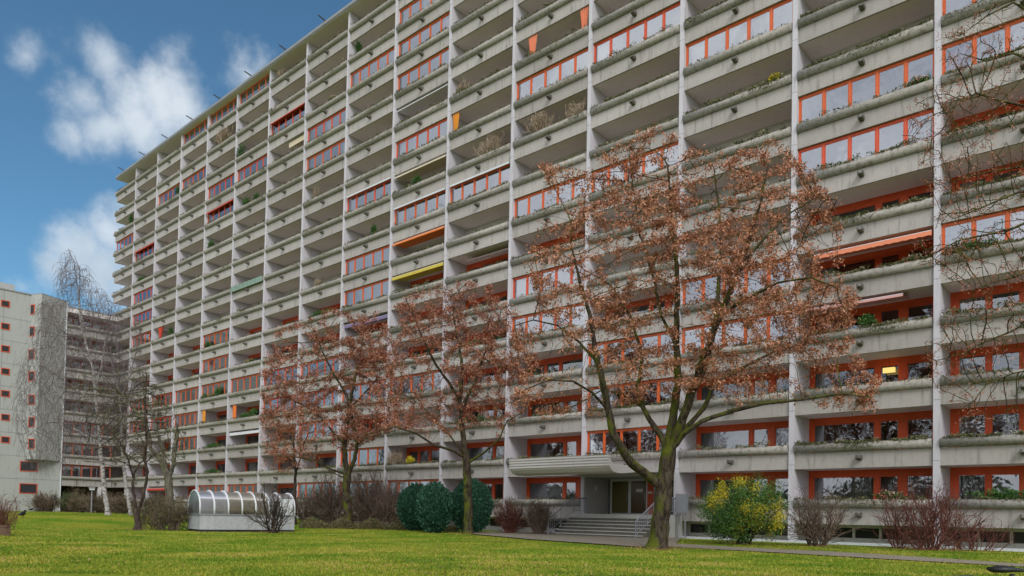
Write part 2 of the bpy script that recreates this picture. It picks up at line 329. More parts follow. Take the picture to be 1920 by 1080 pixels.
# ------------------------------------------------------------------ ground
def sstep(a, b, x):
    t = np.clip((x-a)/(b-a), 0, 1); return t*t*(3-2*t)
def gz(x, y):
    x = np.asarray(x, float); y = np.asarray(y, float)
    z = 0.60*sstep(-44, -62, x) + 0.14*sstep(20, 33, y)*sstep(-62, -40, x)
    z = z + 0.035*np.sin(x*0.21+1.3)*np.cos(y*0.27)*sstep(34, 28, y)
    return z
def on_ground(px, py):
    d = ray(px, py); lo, hi = 2.0, 400.0
    t = 2.0
    while t < 400:
        P = CAM+d*t
        if P.z <= float(gz(P.x, P.y)): break
        t += 0.1
    return CAM+d*t
def gpt(px, depth):                                    # ground point below photo column px at a given depth
    P = at(px, 960, depth); return Vector((P.x, P.y, float(gz(P.x, P.y))))
xs = np.unique(np.concatenate([-np.geomspace(160, 3000, 10), np.linspace(-160, 60, 221), np.geomspace(60, 3000, 10)]))
ys = np.unique(np.concatenate([-np.geomspace(12, 3000, 12), np.linspace(-12, 70, 83), np.geomspace(70, 3000, 10)]))
GX, GY = np.meshgrid(xs, ys); GZ = gz(GX, GY)
me = bpy.data.meshes.new('lawn'); nx, ny = len(xs), len(ys)
me.from_pydata(np.stack([GX.ravel(), GY.ravel(), GZ.ravel()], 1).tolist(), [], [(j*nx+i, j*nx+i+1, (j+1)*nx+i+1, (j+1)*nx+i) for j in range(ny-1) for i in range(nx-1)])
me.materials.append(MATS['lawn']); me.polygons.foreach_set('use_smooth', [True]*len(me.polygons))
tag(link('lawn', me), kind='structure')
def strip(name, top, bot, n, mat, lift):
    V = []; Fc = []
    for i in range(n+1):
        s = i/n
        def interp(pl):
            q = s*(len(pl)-1); k = min(int(q), len(pl)-2); f = q-k
            return pl[k][0]*(1-f)+pl[k+1][0]*f, pl[k][1]*(1-f)+pl[k+1][1]*f
        a = on_ground(*interp(top)); b = on_ground(*interp(bot))
        for j in range(5):
            P = a.lerp(b, j/4); V.append((P.x, P.y, float(gz(P.x, P.y))+lift))
    for i in range(n):
        for j in range(4): Fc.append((i*5+j, i*5+j+1, (i+1)*5+j+1, (i+1)*5+j))
    me = bpy.data.meshes.new(name); me.from_pydata(V, [], Fc); me.materials.append(MATS[mat]); return tag(link(name, me), kind='structure')
strip('path', [(1262, 1020), (1400, 1028), (1550, 1035), (1700, 1044), (1960, 1062)], [(1240, 1026), (1400, 1034), (1550, 1043), (1700, 1052), (1960, 1067)], 40, 'pathmat', 0.03)
strip('forecourt', [(900, 998), (1000, 998), (1100, 999), (1200, 1001), (1290, 1003)], [(880, 1002), (1000, 1013), (1100, 1020), (1200, 1027), (1262, 1026)], 30, 'pathmat', 0.045)

# ------------------------------------------------------------------ main building
H = 2.75; W = 6.551; X0 = -7.953; D = 37.63; Z0 = 1.105; FT = 0.26; BW = W-FT; NB = 15; NROW = 16
def fx(k): return X0-k*W                       # right edge of fin k = left end of bay k-1
def zr(r): return Z0+H*r
broot_loc = Vector((fx(7), D, 0))
B = empty('apartment_building', broot_loc, 0, 'long sixteen storey concrete apartment building with rows of planter balconies and orange window frames', 'building')
def bl(x, z, y=0.0): return Vector((x, D+y, z))-broot_loc
def jit(k, r, s=0): return random.Random(k*131+r*17+s*977)
# template parts
balc = MB().box(0.0, BW-0.035, 0, 0.12, 0.0, 0.80, 0).box(0.0, BW, 0.123, 2.95, 0.03, 0.21, 1).box(0.0, BW, 0.123, 0.30, 0.21, 0.5, 0)
prof = []
for i in range(15):
    a = math.radians(132+i*(276/14)); prof.append((-0.03+0.235*math.cos(a), 1.045+0.235*math.sin(a)))
led = MB().extrude(list(reversed(prof)), 0.03, BW-0.05, 0)
led.box(0.06, BW-0.08, -0.15, 0.09, 1.18, 1.222, 1)
for q in range(5): led.box(0.3+q*1.4, 0.42+q*1.4, 0.003, 0.11, 0.803, 0.9, 0)
sp = MB()
for (xa, xb, tp) in ((-0.12, -0.09, 0), (0.09, 0.12, 0)):
    sp.add([(xa, -0.36, 0.02), (xb, -0.36, 0.02), (xb, 0, -0.02), (xa, 0, -0.02), (xa, -0.33, 0.17), (xb, -0.33, 0.17), (xb, 0, 0.17), (xa, 0, 0.17)], [(0, 3, 2, 1), (4, 5, 6, 7), (0, 1, 5, 4), (1, 2, 6, 5), (2, 3, 7, 6), (3, 0, 4, 7)], 0)
sp.extrude([(0, -0.06), (-0.30, -0.03), (-0.38, 0.02), (-0.36, 0.05), (0, 0.0)][::-1], -0.10, 0.10, 0)
sp.box(-0.085, 0.085, -0.30, -0.004, 0.01, 0.03, 1)
me_balc = balc.mesh('balcony', ['panel', 'soffit']); me_led = led.mesh('planter_ledge', ['ledge', 'soil'], False); me_sp = sp.mesh('water_spout', ['stonedark', 'black'])
me_led.polygons.foreach_set('use_smooth', [len(p.vertices) == 4 and p.material_index == 0 for p in me_led.polygons])
# winter garden glazing
def glazing(n=5, hdr=0.12):
    fr = MB(); pa = MB(); z0, z1 = 0.55, 2.75; y0, y1 = 0.15, 0.23
    fr.box(0.003, BW-0.003, y0, y1, z1-hdr, z1-0.003); fr.box(0.003, BW-0.003, y0, y1, z0, z0+0.08)
    xs_ = [0.003+i*(BW-0.006)/n for i in range(n+1)]
    for i, x in enumerate(xs_):
        a = x if i == 0 else x-0.055; b = x if i == n else x+0.055
        if i == 0: b = x+0.09
        if i == n: a = x-0.09
        fr.box(a, b, y0-0.004, y1+0.004, z0, z1-0.004)
    for i in range(n):                             # casement sashes
        a = xs_[i]+0.058+(0.035 if i == 0 else 0); b = xs_[i+1]-0.058-(0.035 if i == n-1 else 0)
        for (p, q, r_, s_) in ((a, b, z0+0.08, z0+0.13), (a, b, z1-hdr-0.045, z1-hdr)): fr.box(p, q, y0+0.02, y1-0.01, r_, s_)
        fr.box(a, a+0.04, y0+0.02, y1-0.01, z0+0.13, z1-hdr-0.045); fr.box(b-0.04, b, y0+0.02, y1-0.01, z0+0.13, z1-hdr-0.045)
        pa.add([(a+0.04, 0.19, z0+0.13), (b-0.04, 0.19, z0+0.13), (b-0.04, 0.19, z1-hdr-0.045), (a+0.04, 0.19, z1-hdr-0.045)], [(0, 1, 2, 3)])
    return fr, pa
gfr, gpa = glazing()
me_gfr = {c: gfr.mesh('winter_garden_window', [c]) for c in ('orange', 'redorange')}
me_gpa = gpa.mesh('pane', ['glass'])
# loggia back windows: wide glazing (0), mirrored (1), plaster with a door at the right (2)
def backwin(kind):
    fr = MB(); pa = MB(); y0, y1 = 1.98, 2.08; z0, z1 = 0.22, 2.79
    def F_(a, b, c=z0, d=z1, yo=0): fr.box(a, b, y0-yo, y1+yo, c, d)
    def P_(a, b, c=z0+0.12, d=z1-0.34): pa.add([(a, 2.03, c), (b, 2.03, c), (b, 2.03, d), (a, 2.03, d)], [(0, 1, 2, 3)])
    if kind in (0, 1, 3):
        spl = [0.22, 3.25, 3.45, 4.35, 4.68, 5.85] if kind != 1 else [0.3, 1.45, 1.62, 2.75, 2.95, 5.95]
        F_(0.004, BW-0.004, z1-0.33, z1); F_(0.004, BW-0.004, z0, z0+0.12)
        e = [0.004]+spl+[BW-0.004]
        for i in range(0, len(e), 2): F_(e[i], e[i+1], z0+0.12, z1-0.33, 0.006)
        for i in range(1, len(e)-1, 2):
            a, b = e[i], e[i+1]
            F_(a, a+0.06, z0+0.12, z1-0.34, -0.02); F_(b-0.06, b, z0+0.12, z1-0.34, -0.02); F_(a, b, z1-0.39, z1-0.335, -0.015)
            P_(a+0.06, b-0.06)
        pl = None
        if kind == 3: pl = MB().box(0.002, BW-0.002, y0-0.05, y1, 1.9, z1+0.02)
    else:
        pl = MB().box(0.004, 4.3, y0, y1, z0, z1)
        F_(4.304, BW-0.004, z1-0.3, z1); F_(4.304, 4.5, z0, z1-0.303, 0.005); F_(5.25, 5.42, z0, z1-0.303, 0.005); F_(BW-0.15, BW-0.004, z0, z1-0.303, 0.005)
        P_(4.5, 5.25); P_(5.42, BW-0.15)
    return fr, pa, pl
BK = [backwin(i) for i in range(4)]
me_bk = [(b[0].mesh('loggia_window', ['red' if i < 2 else 'red']), b[1].mesh('pane', ['glass_low']), b[2].mesh('plaster_panel', ['plaster']) if b[2] else None) for i, b in enumerate(BK)]
def curtain_mb(x0, x1, y, z0, z1, amp=0.05, wl=0.22, gather=0.0):
    n = max(6, int((x1-x0)/wl*6)); mb = MB(); vs = []
    for i in range(n+1):
        x = x0+(x1-x0)*i/n; yy = y+amp*math.sin(i*math.pi/3)
        xm = (x0+x1)/2
        vs += [(x, yy, z1), (xm+(x-xm)*(1-gather*0.5), yy, (z0+z1)/2), (xm+(x-xm)*(1-gather), yy, z0)]
    return mb.add(vs, [(3*i+j, 3*i+3+j, 3*i+4+j, 3*i+1+j) for i in range(n) for j in (0, 1)])

GL = {0: [8, 7], -1: [9, 8, 5], 1: [10, 5, 4], 2: [11, 8, 4, 3, 2], 3: [11, 8, 6, 5], 4: [9], 5: [15, 14, 13, 11, 9, 4, 1], 6: [14, 10, 8, 7, 4, 2, 1],
      7: [13, 12, 5, 4, 3, 1], 8: [14, 5, 4], 9: [16, 13, 5, 1], 10: [16, 13, 12, 7, 6, 5, 1], 11: [16, 14, 5, 4, 3], 12: [14, 5, 4], 13: [12, 10, 9, 8, 5, 4], 14: [13]}
cells = []
for k in range(-2, NB):
    for r in range(0, NROW):
        x = fx(k+1); P = Vector((x+BW/2, D, zr(r)+1.0)); u, v, z = project(P)
        inside = -120 < u < 2150 and -140 < v < 1150 and z > 0
        cells.append((k, r, z if inside else z+500, inside))
near = sorted(cells, key=lambda c: c[2])
balset = {(c[0], c[1]) for c in near if c[3]}
top100 = set([(c[0], c[1]) for c in near][:100])
far_b, far_l, far_s = MB(), MB(), MB(); farall = MB()
for (k, r, z, inside) in cells:
    if k == 2 and r == 0: continue                 # the entrance
    p = bl(fx(k+1), zr(r))
    if (k, r) in top100:
        o = link('balcony', me_balc, p, B)
        q = link('planter_ledge', me_led, (0, 0, 0), o)
        s = link('water_spout', me_sp, (BW*0.5, 0, 0.42), o)
    else:
        farall.merge(balc, p, 0); farall.merge(led, p, 2); farall.merge(sp, p+Vector((BW*0.5, 0, 0.42)), 4)
tag(farall.build('balcony', ['panel', 'soffit', 'ledge', 'soil', 'stonedark', 'black'], B), kind='stuff')
# end returns of the last bay
mb = MB()
for r in range(0, NROW):
    x = fx(NB); mb.box(x-0.12, x-0.003, 0, 2.9, zr(r), zr(r)+0.80); mb.box(x-0.30, x+0.02, -0.2, 2.9, zr(r)+0.82, zr(r)+1.25)
mb.build('balcony_end_return', 'panel', B, bl(0, 0))
# openings
glz, bks = [], []
for k in range(-2, NB):
    for r in range(1, NROW+1):
        if k == 2 and r == 1: continue
        u, v, z = project(Vector((fx(k+1)+BW/2, D, zr(r)-0.6))); ins = -120 < u < 2150 and -120 < v < 1150
        if r in GL.get(k, []): glz.append((z+(0 if ins else 500), k, r))
        else: bks.append((z+(0 if ins else 500)+max(0, r-9)*8, k, r))
glz.sort(); bks.sort()
farb = MB()
def bkkind(k, r):
    if r >= 8 or (k == 0 and r == 9) or (k in (1, 2) and r >= 6): return 3
    if k in (0, 1) and r <= 6: return 0
    if k >= 7: return 0
    if k == -1: return 1
    if (k, r) in ((4, 2), (5, 3), (4, 1)): return 2 if (k, r) == (5, 3) else 0
    return (0, 0, 1)[jit(k, r).randrange(3)]
for i, (z, k, r) in enumerate(glz):
    p = bl(fx(k+1), zr(r-1)); rr = jit(k, r, 2)
    col = 'redorange' if (k, r) in ((5, 11), (6, 10), (10, 12), (13, 12), (8, 14), (0, 7), (7, 4), (7, 3), (8, 5), (8, 4)) or rr.random() < 0.15 else 'orange'
    o = link('winter_garden_window', me_gfr[col], p, B); link('pane', me_gpa, (0, 0, 0), o)
    cs = []
    if (k, r) == (1, 10): cs = [(0.15, 1.2, 'curtain', 0.6), (2.6, 3.7, 'curtain', 0), (3.9, 4.9, 'curtain', 0)]
    elif (k, r) in ((0, 8), (0, 7)): cs = []
    elif rr.random() < 0.75:
        a = rr.choice([0.15, 0.15, 4.9, 2.6]); cs = [(a, a+rr.choice([0.9, 1.1]), rr.choice(['curtain', 'curtain', 'pinkcurtain', 'greycurtain']), rr.choice([0, 0.4]))]
    if (k, r) in ((-1, 5), (1, 4)): cs = [(2.6, 3.7, 'pinkcurtain', 0)]
    if k == 7 and r in (3, 4): cs = [(0.1, 6.1, 'curtain', 0)]
    if k == 11 and r == 4: cs = [(0.1, 6.1, 'pinkcurtain', 0)]
    for (a, b, mt, ga) in cs: curtain_mb(a, b, 0.42, 0.9, 2.62, 0.03, 0.2, ga).build('curtain', mt, o)
for i, (z, k, r) in enumerate(bks):
    p = bl(fx(k+1), zr(r-1)); kd = bkkind(k, r); rr = jit(k, r, 3)
    fr, pa, pl = BK[kd]
    cm = MB(); cmat = None
    if kd < 2 and r <= 7:
        if (k, r) in ((0, 1), (-1, 1)): cm = curtain_mb(0.25, 5.9, 2.3, 0.3, 2.6, 0.05, 0.2); cmat = 'greycurtain'
        elif (k, r) == (3, 1):
            for q in range(26): cm.box(0.3, 5.8, 2.12, 2.15, 0.45+q*0.08, 0.45+q*0.08+0.06)
            cmat = 'blind'
        elif (k, r) == (1, 3):
            for q in range(26): cm.box(3.5, 5.8, 2.12, 2.15, 0.45+q*0.08, 0.45+q*0.08+0.06)
            cmat = 'blind'
        else:
            cm = curtain_mb(0.25, 0.25+rr.uniform(0.3, 1.3), 2.3, 0.3, 2.6, 0.05, 0.2); cmat = rr.choice(['greycurtain', 'greycurtain', 'curtain'])
    if i < 100:
        o = link('loggia_window', me_bk[kd][0], p, B); link('pane', me_bk[kd][1], (0, 0, 0), o)
        if me_bk[kd][2]: link('plaster_panel', me_bk[kd][2], (0, 0, 0), o)
        if cmat: cm.build('curtain', cmat, o)
    else:
        farb.merge(fr, p, 0); farb.merge(pa, p, 1)
        if pl: farb.merge(pl, p, 2)
tag(farb.build('loggia_window', ['red', 'glass', 'plaster'], B), kind='stuff')
# fins, one per bay line
for k in range(-2, NB):
    mb = MB().box(-FT, 0, -0.12, 2.95, 0.0, zr(16)-0.004)
    mb.build('concrete_fin', 'fin', B, bl(fx(k), 0))
    if -1 <= k <= 13:                              # thin downpipe in the left corner of the fin
        pass
# core of the building behind the flats, basement, roof
xL, xR = fx(NB)+0.01, fx(-2)-FT
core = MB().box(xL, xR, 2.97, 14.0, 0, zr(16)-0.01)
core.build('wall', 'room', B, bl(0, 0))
MB().box(xL-0.1, xL-0.004, 3.0, 14.0, 0, zr(16)-0.01).box(xL, xR, 14.003, 14.1, 0, zr(16)-0.02).build('end_wall', 'panel', B, bl(0, 0))
for k in range(-2, NB):
    a, b = fx(k+1), fx(k)-FT
    if k == 2: continue
    base = MB(); dk = MB(); base.box(a+0.002, b-0.002, 1.15, 1.35, 0.0, 0.45, 0); base.box(a+0.002, b-0.002, 1.15, 1.35, 0.95, zr(0)+0.04, 0)
    for q in range(6):
        x = a+0.002+q*(BW-0.12)/5; base.box(x, x+0.11, 1.13, 1.36, 0.45, 0.95, 0)
    dk.box(a+0.12, b-0.12, 1.27, 1.29, 0.45, 0.95, 0)
    base.build('basement_wall', 'plaster', B, bl(0, 0)); dk.build('basement_window', 'darkwindow', B, bl(0, 0))
MB().box(fx(2)+0.3, xR, -0.35, -0.2, 0.0, 0.26, 0).build('base_kerb', 'kerb', B, bl(0, 0))
rz = zr(16)
xl2 = fx(NB)+0.6
rf = MB().box(xl2, xR, -0.45, 14, rz+0.0, rz+0.30, 1).box(xl2+0.02, xR, -0.50, -0.453, rz+0.1, rz+0.36, 1).box(xl2+0.5, xR, -0.30, -0.15, rz+0.303, rz+0.50, 1).box(xl2+8, xR, 0.1, 14, rz+0.303, rz+0.85, 1)
rf.box(xl2+0.02, xR, -0.40, 2.9, rz-0.03, rz-0.003, 2)
ro = rf.build('roof', ['panel', 'roofmetal', 'soffit'], B, bl(0, 0))
for k in range(0, NB):
    x = fx(k+1)+BW*0.5
    MB().add([(x-0.05, -0.3, rz+0.42), (x+0.05, -0.3, rz+0.42), (x+0.05, -1.15, rz+0.60), (x-0.05, -1.15, rz+0.60), (x-0.05, -0.3, rz+0.52), (x+0.05, -0.3, rz+0.52), (x+0.05, -1.15, rz+0.66), (x-0.05, -1.15, rz+0.66)],
             [(0, 3, 2, 1), (4, 5, 6, 7), (0, 1, 5, 4), (1, 2, 6, 5), (2, 3, 7, 6), (3, 0, 4, 7)]).build('roof_spout', 'darkmetal', ro, (0, 0, 0))

# awnings (fixed to the building)
def awning(k, r, mat, drop=0.18, out=0.05, x0=0.1, x1=None, z_in=2.62, z_out=2.32, y_in=1.2, scallop=True, lab=None):
    x1 = x1 or BW-0.1; mb = MB(); n = 60; vs = []
    for i in range(n+1):
        x = x0+(x1-x0)*i/n; s = 0.03*abs(math.sin(i*math.pi/4)) if scallop else 0
        vs += [(x, y_in, z_in), (x, out, z_out), (x, out-0.01, z_out-drop+s), (x, out+0.01, z_out-drop+s), (x, out+0.02, z_out-0.02), (x, y_in, z_in-0.02)]
    mb.add(vs, [(6*i+j, 6*i+6+j, 6*i+7+j, 6*i+1+j) for i in range(n) for j in range(5)])
    o = mb.build('awning', mat, B, bl(fx(k+1), zr(r-1)))
    MB().tube([(x0, out+0.05, z_out+0.03), (x1, out+0.05, z_out+0.03)], 0.025, 6).build('awning_rail', 'whitemetal', o)
    if lab: o['label'] = lab
awning(0, 5, 'cloth_salmon', 0.22, -0.05, 0.9, z_out=2.5, lab='salmon orange scalloped awning')
awning(0, 4, 'cloth_pink', 0.10, -0.05, 0.5, 5.0, z_out=2.55, z_in=2.66, scallop=False, lab='rolled up pink awning')
awning(5, 10, 'cloth_cream', 0.10, -0.1, z_out=2.5, scallop=False)
awning(5, 8, 'cloth_orange', 0.14, -0.1, z_out=2.55, scallop=False, lab='bright orange awning')
awning(5, 7, 'cloth_yellow', 0.24, -0.1, z_out=2.55, lab='yellow striped awning')
awning(5, 12, 'cloth_white', 0.05, 0.05, z_out=2.55, scallop=False)
awning(4, 7, 'cloth_brown', 0.15, 0.5, 1.6, z_out=2.4)
awning(8, 14, 'cloth_red', 0.10, -0.15, z_out=2.6, scallop=False)
awning(10, 12, 'cloth_red', 0.12, -0.15, z_out=2.55, scallop=False)
awning(13, 12, 'cloth_red', 0.12, -0.15, z_out=2.55, scallop=False)
awning(12, 1, 'cloth_red', 0.25, -0.15, z_out=2.5, scallop=False)
awning(9, 3, 'cloth_white', 0.25, 0.05, z_out=2.55, scallop=False)
awning(8, 13, 'cloth_cream', 0.5, 0.2, 3.2, z_out=2.6, scallop=False)
for (k, r) in ((5, 9), (4, 9), (6, 10)): MB().box(0.15, BW-0.15, -0.10, -0.03, 2.62, 2.74).build('awning_rail', 'whitemetal', B, bl(fx(k+1), zr(r-1)))
awning(6, 6, 'cloth_purple', 0.25, 0.1, z_out=2.5, scallop=False)

# entrance: side wall, doors, landing, steps, railings, canopy
ex0, ex1 = fx(3), fx(2)-FT; LZ = 1.42
ent = MB().box(ex0+0.003, ex0+0.05, 0.0, 2.3, 0.6, 3.9, 0).box(ex0+0.05, ex1, 2.6, 2.7, 0.6, 3.9, 0)
ent.box(ex0, ex1, -0.10, 2.9, 3.72, 3.85, 1)
ent.build('entrance_wall', ['doorwall', 'plaster'], B, bl(0, 0))
MB().box(ex0+0.003, ex1-0.003, 0.0, 0.12, 3.86, zr(1)+0.005).build('entrance_lintel', 'panel', B, bl(0, 0))
def door(a, b, mat, name='entrance_door', fmat='whitemetal', handle=True):
    mb = MB().box(a, a+0.1, 2.28, 2.36, LZ, 3.7).box(b-0.1, b, 2.28, 2.36, LZ, 3.7).box(a+0.1, b-0.1, 2.28, 2.36, 3.55, 3.7).box(a+0.1, b-0.1, 2.28, 2.36, LZ, LZ+0.1)
    o = mb.build(name, fmat, B, bl(0, 0))
    MB().box(a+0.1, b-0.1, 2.31, 2.33, LZ+0.1, 3.55).build('door_pane', mat, o)
    if handle: MB().tube([(b-0.16, 2.24, 2.2), (b-0.16, 2.24, 2.8)], 0.02, 6).build('handle', 'greymetal', o)
    return o
dx = ex0+0.35
door(dx, dx+1.45, 'oliveglass'); door(dx+1.45, dx+2.75, 'brownglass')
MB().box(dx+2.76, dx+3.2, 2.25, 2.36, LZ, 3.7).build('red_door_panel', 'redorange', B, bl(0, 0))
MB().box(dx+2.82, dx+3.1, 2.235, 2.248, 2.75, 2.88).build('door_notice', 'paper', B, bl(0, 0))
MB().box(dx+1.9, dx+2.4, 2.30, 2.305, 2.85, 3.05).build('door_notice', 'paper', B, bl(0, 0))
door(dx+3.2, dx+5.0, 'darkwindow', 'side_light', 'whitemetal', False)
MB().box(ex0+0.052, ex0+0.10, 0.9, 1.15, 2.9, 3.25).build('wall_lamp', 'whitemetal', B, bl(0, 0))
NS = 7; PF = 1.7
sx0, sx1 = ex0+0.35, ex1+0.05
st = MB().box(ex0+0.05, ex1-0.003, -0.1, 2.95, 0.0, LZ-0.004).box(sx0, sx1+0.5, -PF, -0.103, 0.0, LZ)
st.build('landing', 'stone', B, bl(0, 0))
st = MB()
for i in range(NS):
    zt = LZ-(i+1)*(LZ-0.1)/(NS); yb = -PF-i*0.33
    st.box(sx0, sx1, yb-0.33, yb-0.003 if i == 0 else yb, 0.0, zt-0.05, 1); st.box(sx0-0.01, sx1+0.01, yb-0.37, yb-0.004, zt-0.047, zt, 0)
st.build('stairs', ['stone', 'stonedark'], B, bl(0, 0))  # risers darkened for moss and dirt, plus the shade under each nosing, as colour
def railing(x, ya, za, yb, zb, n):
    mb = MB()
    mb.tube([(x, ya, za+0.95), (x, yb, zb+0.95), (x, yb-0.0, zb+0.95)], 0.035, 6); mb.tube([(x, ya, za+0.18), (x, yb, zb+0.18)], 0.018, 6)
    for i in range(n+1):
        s = i/n; y = ya+(yb-ya)*s; z = za+(zb-za)*s
        mb.tube([(x, y, z+(0.0 if i in (0, n, n//2) else 0.18)), (x, y, z+0.95)], 0.032 if i in (0, n, n//2) else 0.016, 6)
    mb.build('stair_railing', 'greymetal', B, bl(0, 0))
yend = -PF-NS*0.33
railing(sx0+0.03, -PF, LZ, yend-0.05, 0.1, 12); railing(sx0+0.03, -0.3, LZ, -PF+0.02, LZ, 8)
railing(sx1-0.03, -PF, LZ, yend-0.05, 0.1, 12); railing(sx1+0.47, -0.3, LZ, -PF+0.02, LZ, 8)
MB().box(ex1+0.62, ex1+1.25, -1.0, -0.7, 1.55, 2.6).box(ex1+0.66, ex1+0.72, -0.9, -0.84, 0.1, 1.55).box(ex1+1.14, ex1+1.2, -0.9, -0.84, 0.1, 1.55).build('letter_box', 'greymetal', B, bl(0, 0))
CP = 6.6
cprof = [(-CP, 4.40), (-CP+0.10, 4.40), (-CP+0.16, 4.12), (-CP+0.34, 3.97), (-CP+0.8, 3.94), (-0.003, 4.10), (-0.003, 3.865), (-CP+2.6, 3.66), (-CP+1.4, 3.52), (-CP+0.75, 3.50), (-CP+0.35, 3.58), (-CP+0.12, 3.76)]
zq = 3.82
for i in range(4):                                     # horizontal ribs on the lip
    cprof += [(-CP+0.10-0.02*i, zq+0.0), (-CP+0.03-0.012*i, zq+0.03), (-CP+0.03-0.012*i, zq+0.11), (-CP+0.08-0.012*i, zq+0.125)]; zq += 0.145
cx0, cx1 = ex0-0.50, ex1+0.0
co = MB().extrude(cprof, cx0, cx1).build('entrance_canopy', 'canopy', B, bl(0, 0))

# ------------------------------------------------------------------ end block (wing + tower), runs towards the camera at the far left
XW = -104.5
def hit_plane(px, py, P0, n):
    d = ray(px, py); t = (Vector(P0)-CAM).dot(n)/d.dot(n); return CAM+d*t
NX = Vector((1, 0, 0))
yT = hit_plane(119, 750, (XW, 0, 0), NX).y; yO0 = hit_plane(53, 700, (XW, 0, 0), NX).y; yO2 = hit_plane(122, 700, (XW, 0, 0), NX).y-0.02
xc_ = XW+1.55; yO1 = hit_plane(73, 700, (xc_, 0, 0), NX).y
Wn = empty('balcony_wing', (XW, 34.5, 0.6), 0, 'low wing with curved planter balconies joining the grey tower to the long building, far left', 'building wing')
def wl(x, y, z): return Vector((x-XW, y-34.5, z-0.6))
yA, yB = yT+0.1, 37.55
def yprof(prof, y0, y1, x, z):                          # extrude a profile (outward, up) along Y, outward = +X
    mb = MB(); n = len(prof); vs = [(x+o, y0, z+h) for o, h in prof]+[(x+o, y1, z+h) for o, h in prof]
    mb.add(vs, [(i, (i+1) % n, n+(i+1) % n, n+i) for i in range(n)]+[tuple(reversed(range(n))), tuple(range(n, 2*n))]); return mb
for r in range(1, 9):
    b = MB().box(XW-0.12, XW, yA, yB, zr(r), zr(r)+0.8, 0).box(XW-2.9, XW-0.123, yA, yB, zr(r)+0.05, zr(r)+0.2, 1)
    o = b.build('balcony', ['panel', 'soffit'], Wn, wl(0, 0, 0))
    yprof([(-y, z) for y, z in prof], yA, yB-0.3, XW, zr(r)).build('planter_ledge', 'ledge', o)
for r in range(2, 10):
    y = XW-(1.9 if r > 4 else 0.25)
    fr = MB(); pa = MB(); z1 = zr(r); z0_ = zr(r-1)+0.22
    fr.box(y-0.08, y, yA, yB, z1-0.25, z1+0.04); fr.box(y-0.08, y, yA, yB, z0_, z0_+0.1)
    for q in range(6):
        yy = yA+(yB-yA-0.18)*q/5; fr.box(y-0.09, y+0.01, yy, yy+0.18, z0_, z1)
    pa.box(y-0.05, y-0.04, yA, yB, z0_, z1-0.2)
    o = fr.build('window', 'wingred', Wn, wl(0, 0, 0)); pa.build('pane', 'glass', o)
MB().box(XW-11, XW-2.9, yA, 50, zr(1), zr(9)+0.9).box(XW-11, XW+0.15, yA, yB, zr(9), zr(9)+0.55).build('wall', 'soffit', Wn, wl(0, 0, 0))
MB().box(XW-11, XW+0.2, yA, yB, zr(9)+0.553, zr(9)+0.7).build('roof', 'roofmetal', Wn, wl(0, 0, 0))
MB().box(XW-0.4, XW, 36.0, 36.4, 0.4, zr(1)+0.003).box(XW-2.9, XW-2.6, 35.2, 38, 0.4, zr(1)+0.01).build('pillar', 'plaster', Wn, wl(0, 0, 0))

Tn = empty('tower_block', (XW, 28.0, 0.6), 0, 'plain grey concrete tower block with small orange windows at the left edge', 'building')
def tl(x, y, z): return Vector((x-XW, y-28.0, z-0.6))
zt = zr(9)+1.15
tw = MB().box(XW-12, XW, 16, yT, 0.3, zt)
tw.build('wall', 'tower', Tn, tl(0, 0, 0))
ori = [(XW+0.003, yO0), (xc_, yO1), (XW+0.003, yO2)]
zo = 4.15+2.75
mb = MB(); mb.add([(x, y, zo) for x, y in ori]+[(x, y, zt+0.02) for x, y in ori], [(0, 2, 1), (3, 4, 5), (0, 1, 4, 3), (1, 2, 5, 4), (2, 0, 3, 5)])
mb.build('projecting_corner', 'tower', Tn, tl(0, 0, 0))
mb = MB().box(XW-12, XW+0.08, 15.9, yT+0.02, zt+0.003, zt+0.15); mb.add([(x*1.0, y, zt+0.023) for x, y in ori]+[(x, y, zt+0.16) for x, y in ori], [(0, 2, 1), (3, 4, 5), (0, 1, 4, 3), (1, 2, 5, 4), (2, 0, 3, 5)])
mb.build('roof', 'roofmetal', Tn, tl(0, 0, 0))
MB().box(XW-6, XW-3, 20, 26.6, zt+0.15, zt+1.6).build('roof_plant_room', 'tower', Tn, tl(0, 0, 0))
MB().tube([(XW+0.1, yT, 0.5), (XW+0.1, yT, zt)], 0.07, 8).build('downpipe', 'whitemetal', Tn, tl(0, 0, 0))
jt = MB()
for z in [zr(i)+0.6 for i in range(0, 9)]: jt.box(XW, XW+0.006, 16, yT-0.05, z, z+0.08)
for y in (19, 22.0, 24.8): jt.box(XW, XW+0.008, y, y+0.08, 0.6, zt)
jt.build('panel_joint', 'roofmetal', Tn, tl(0, 0, 0))
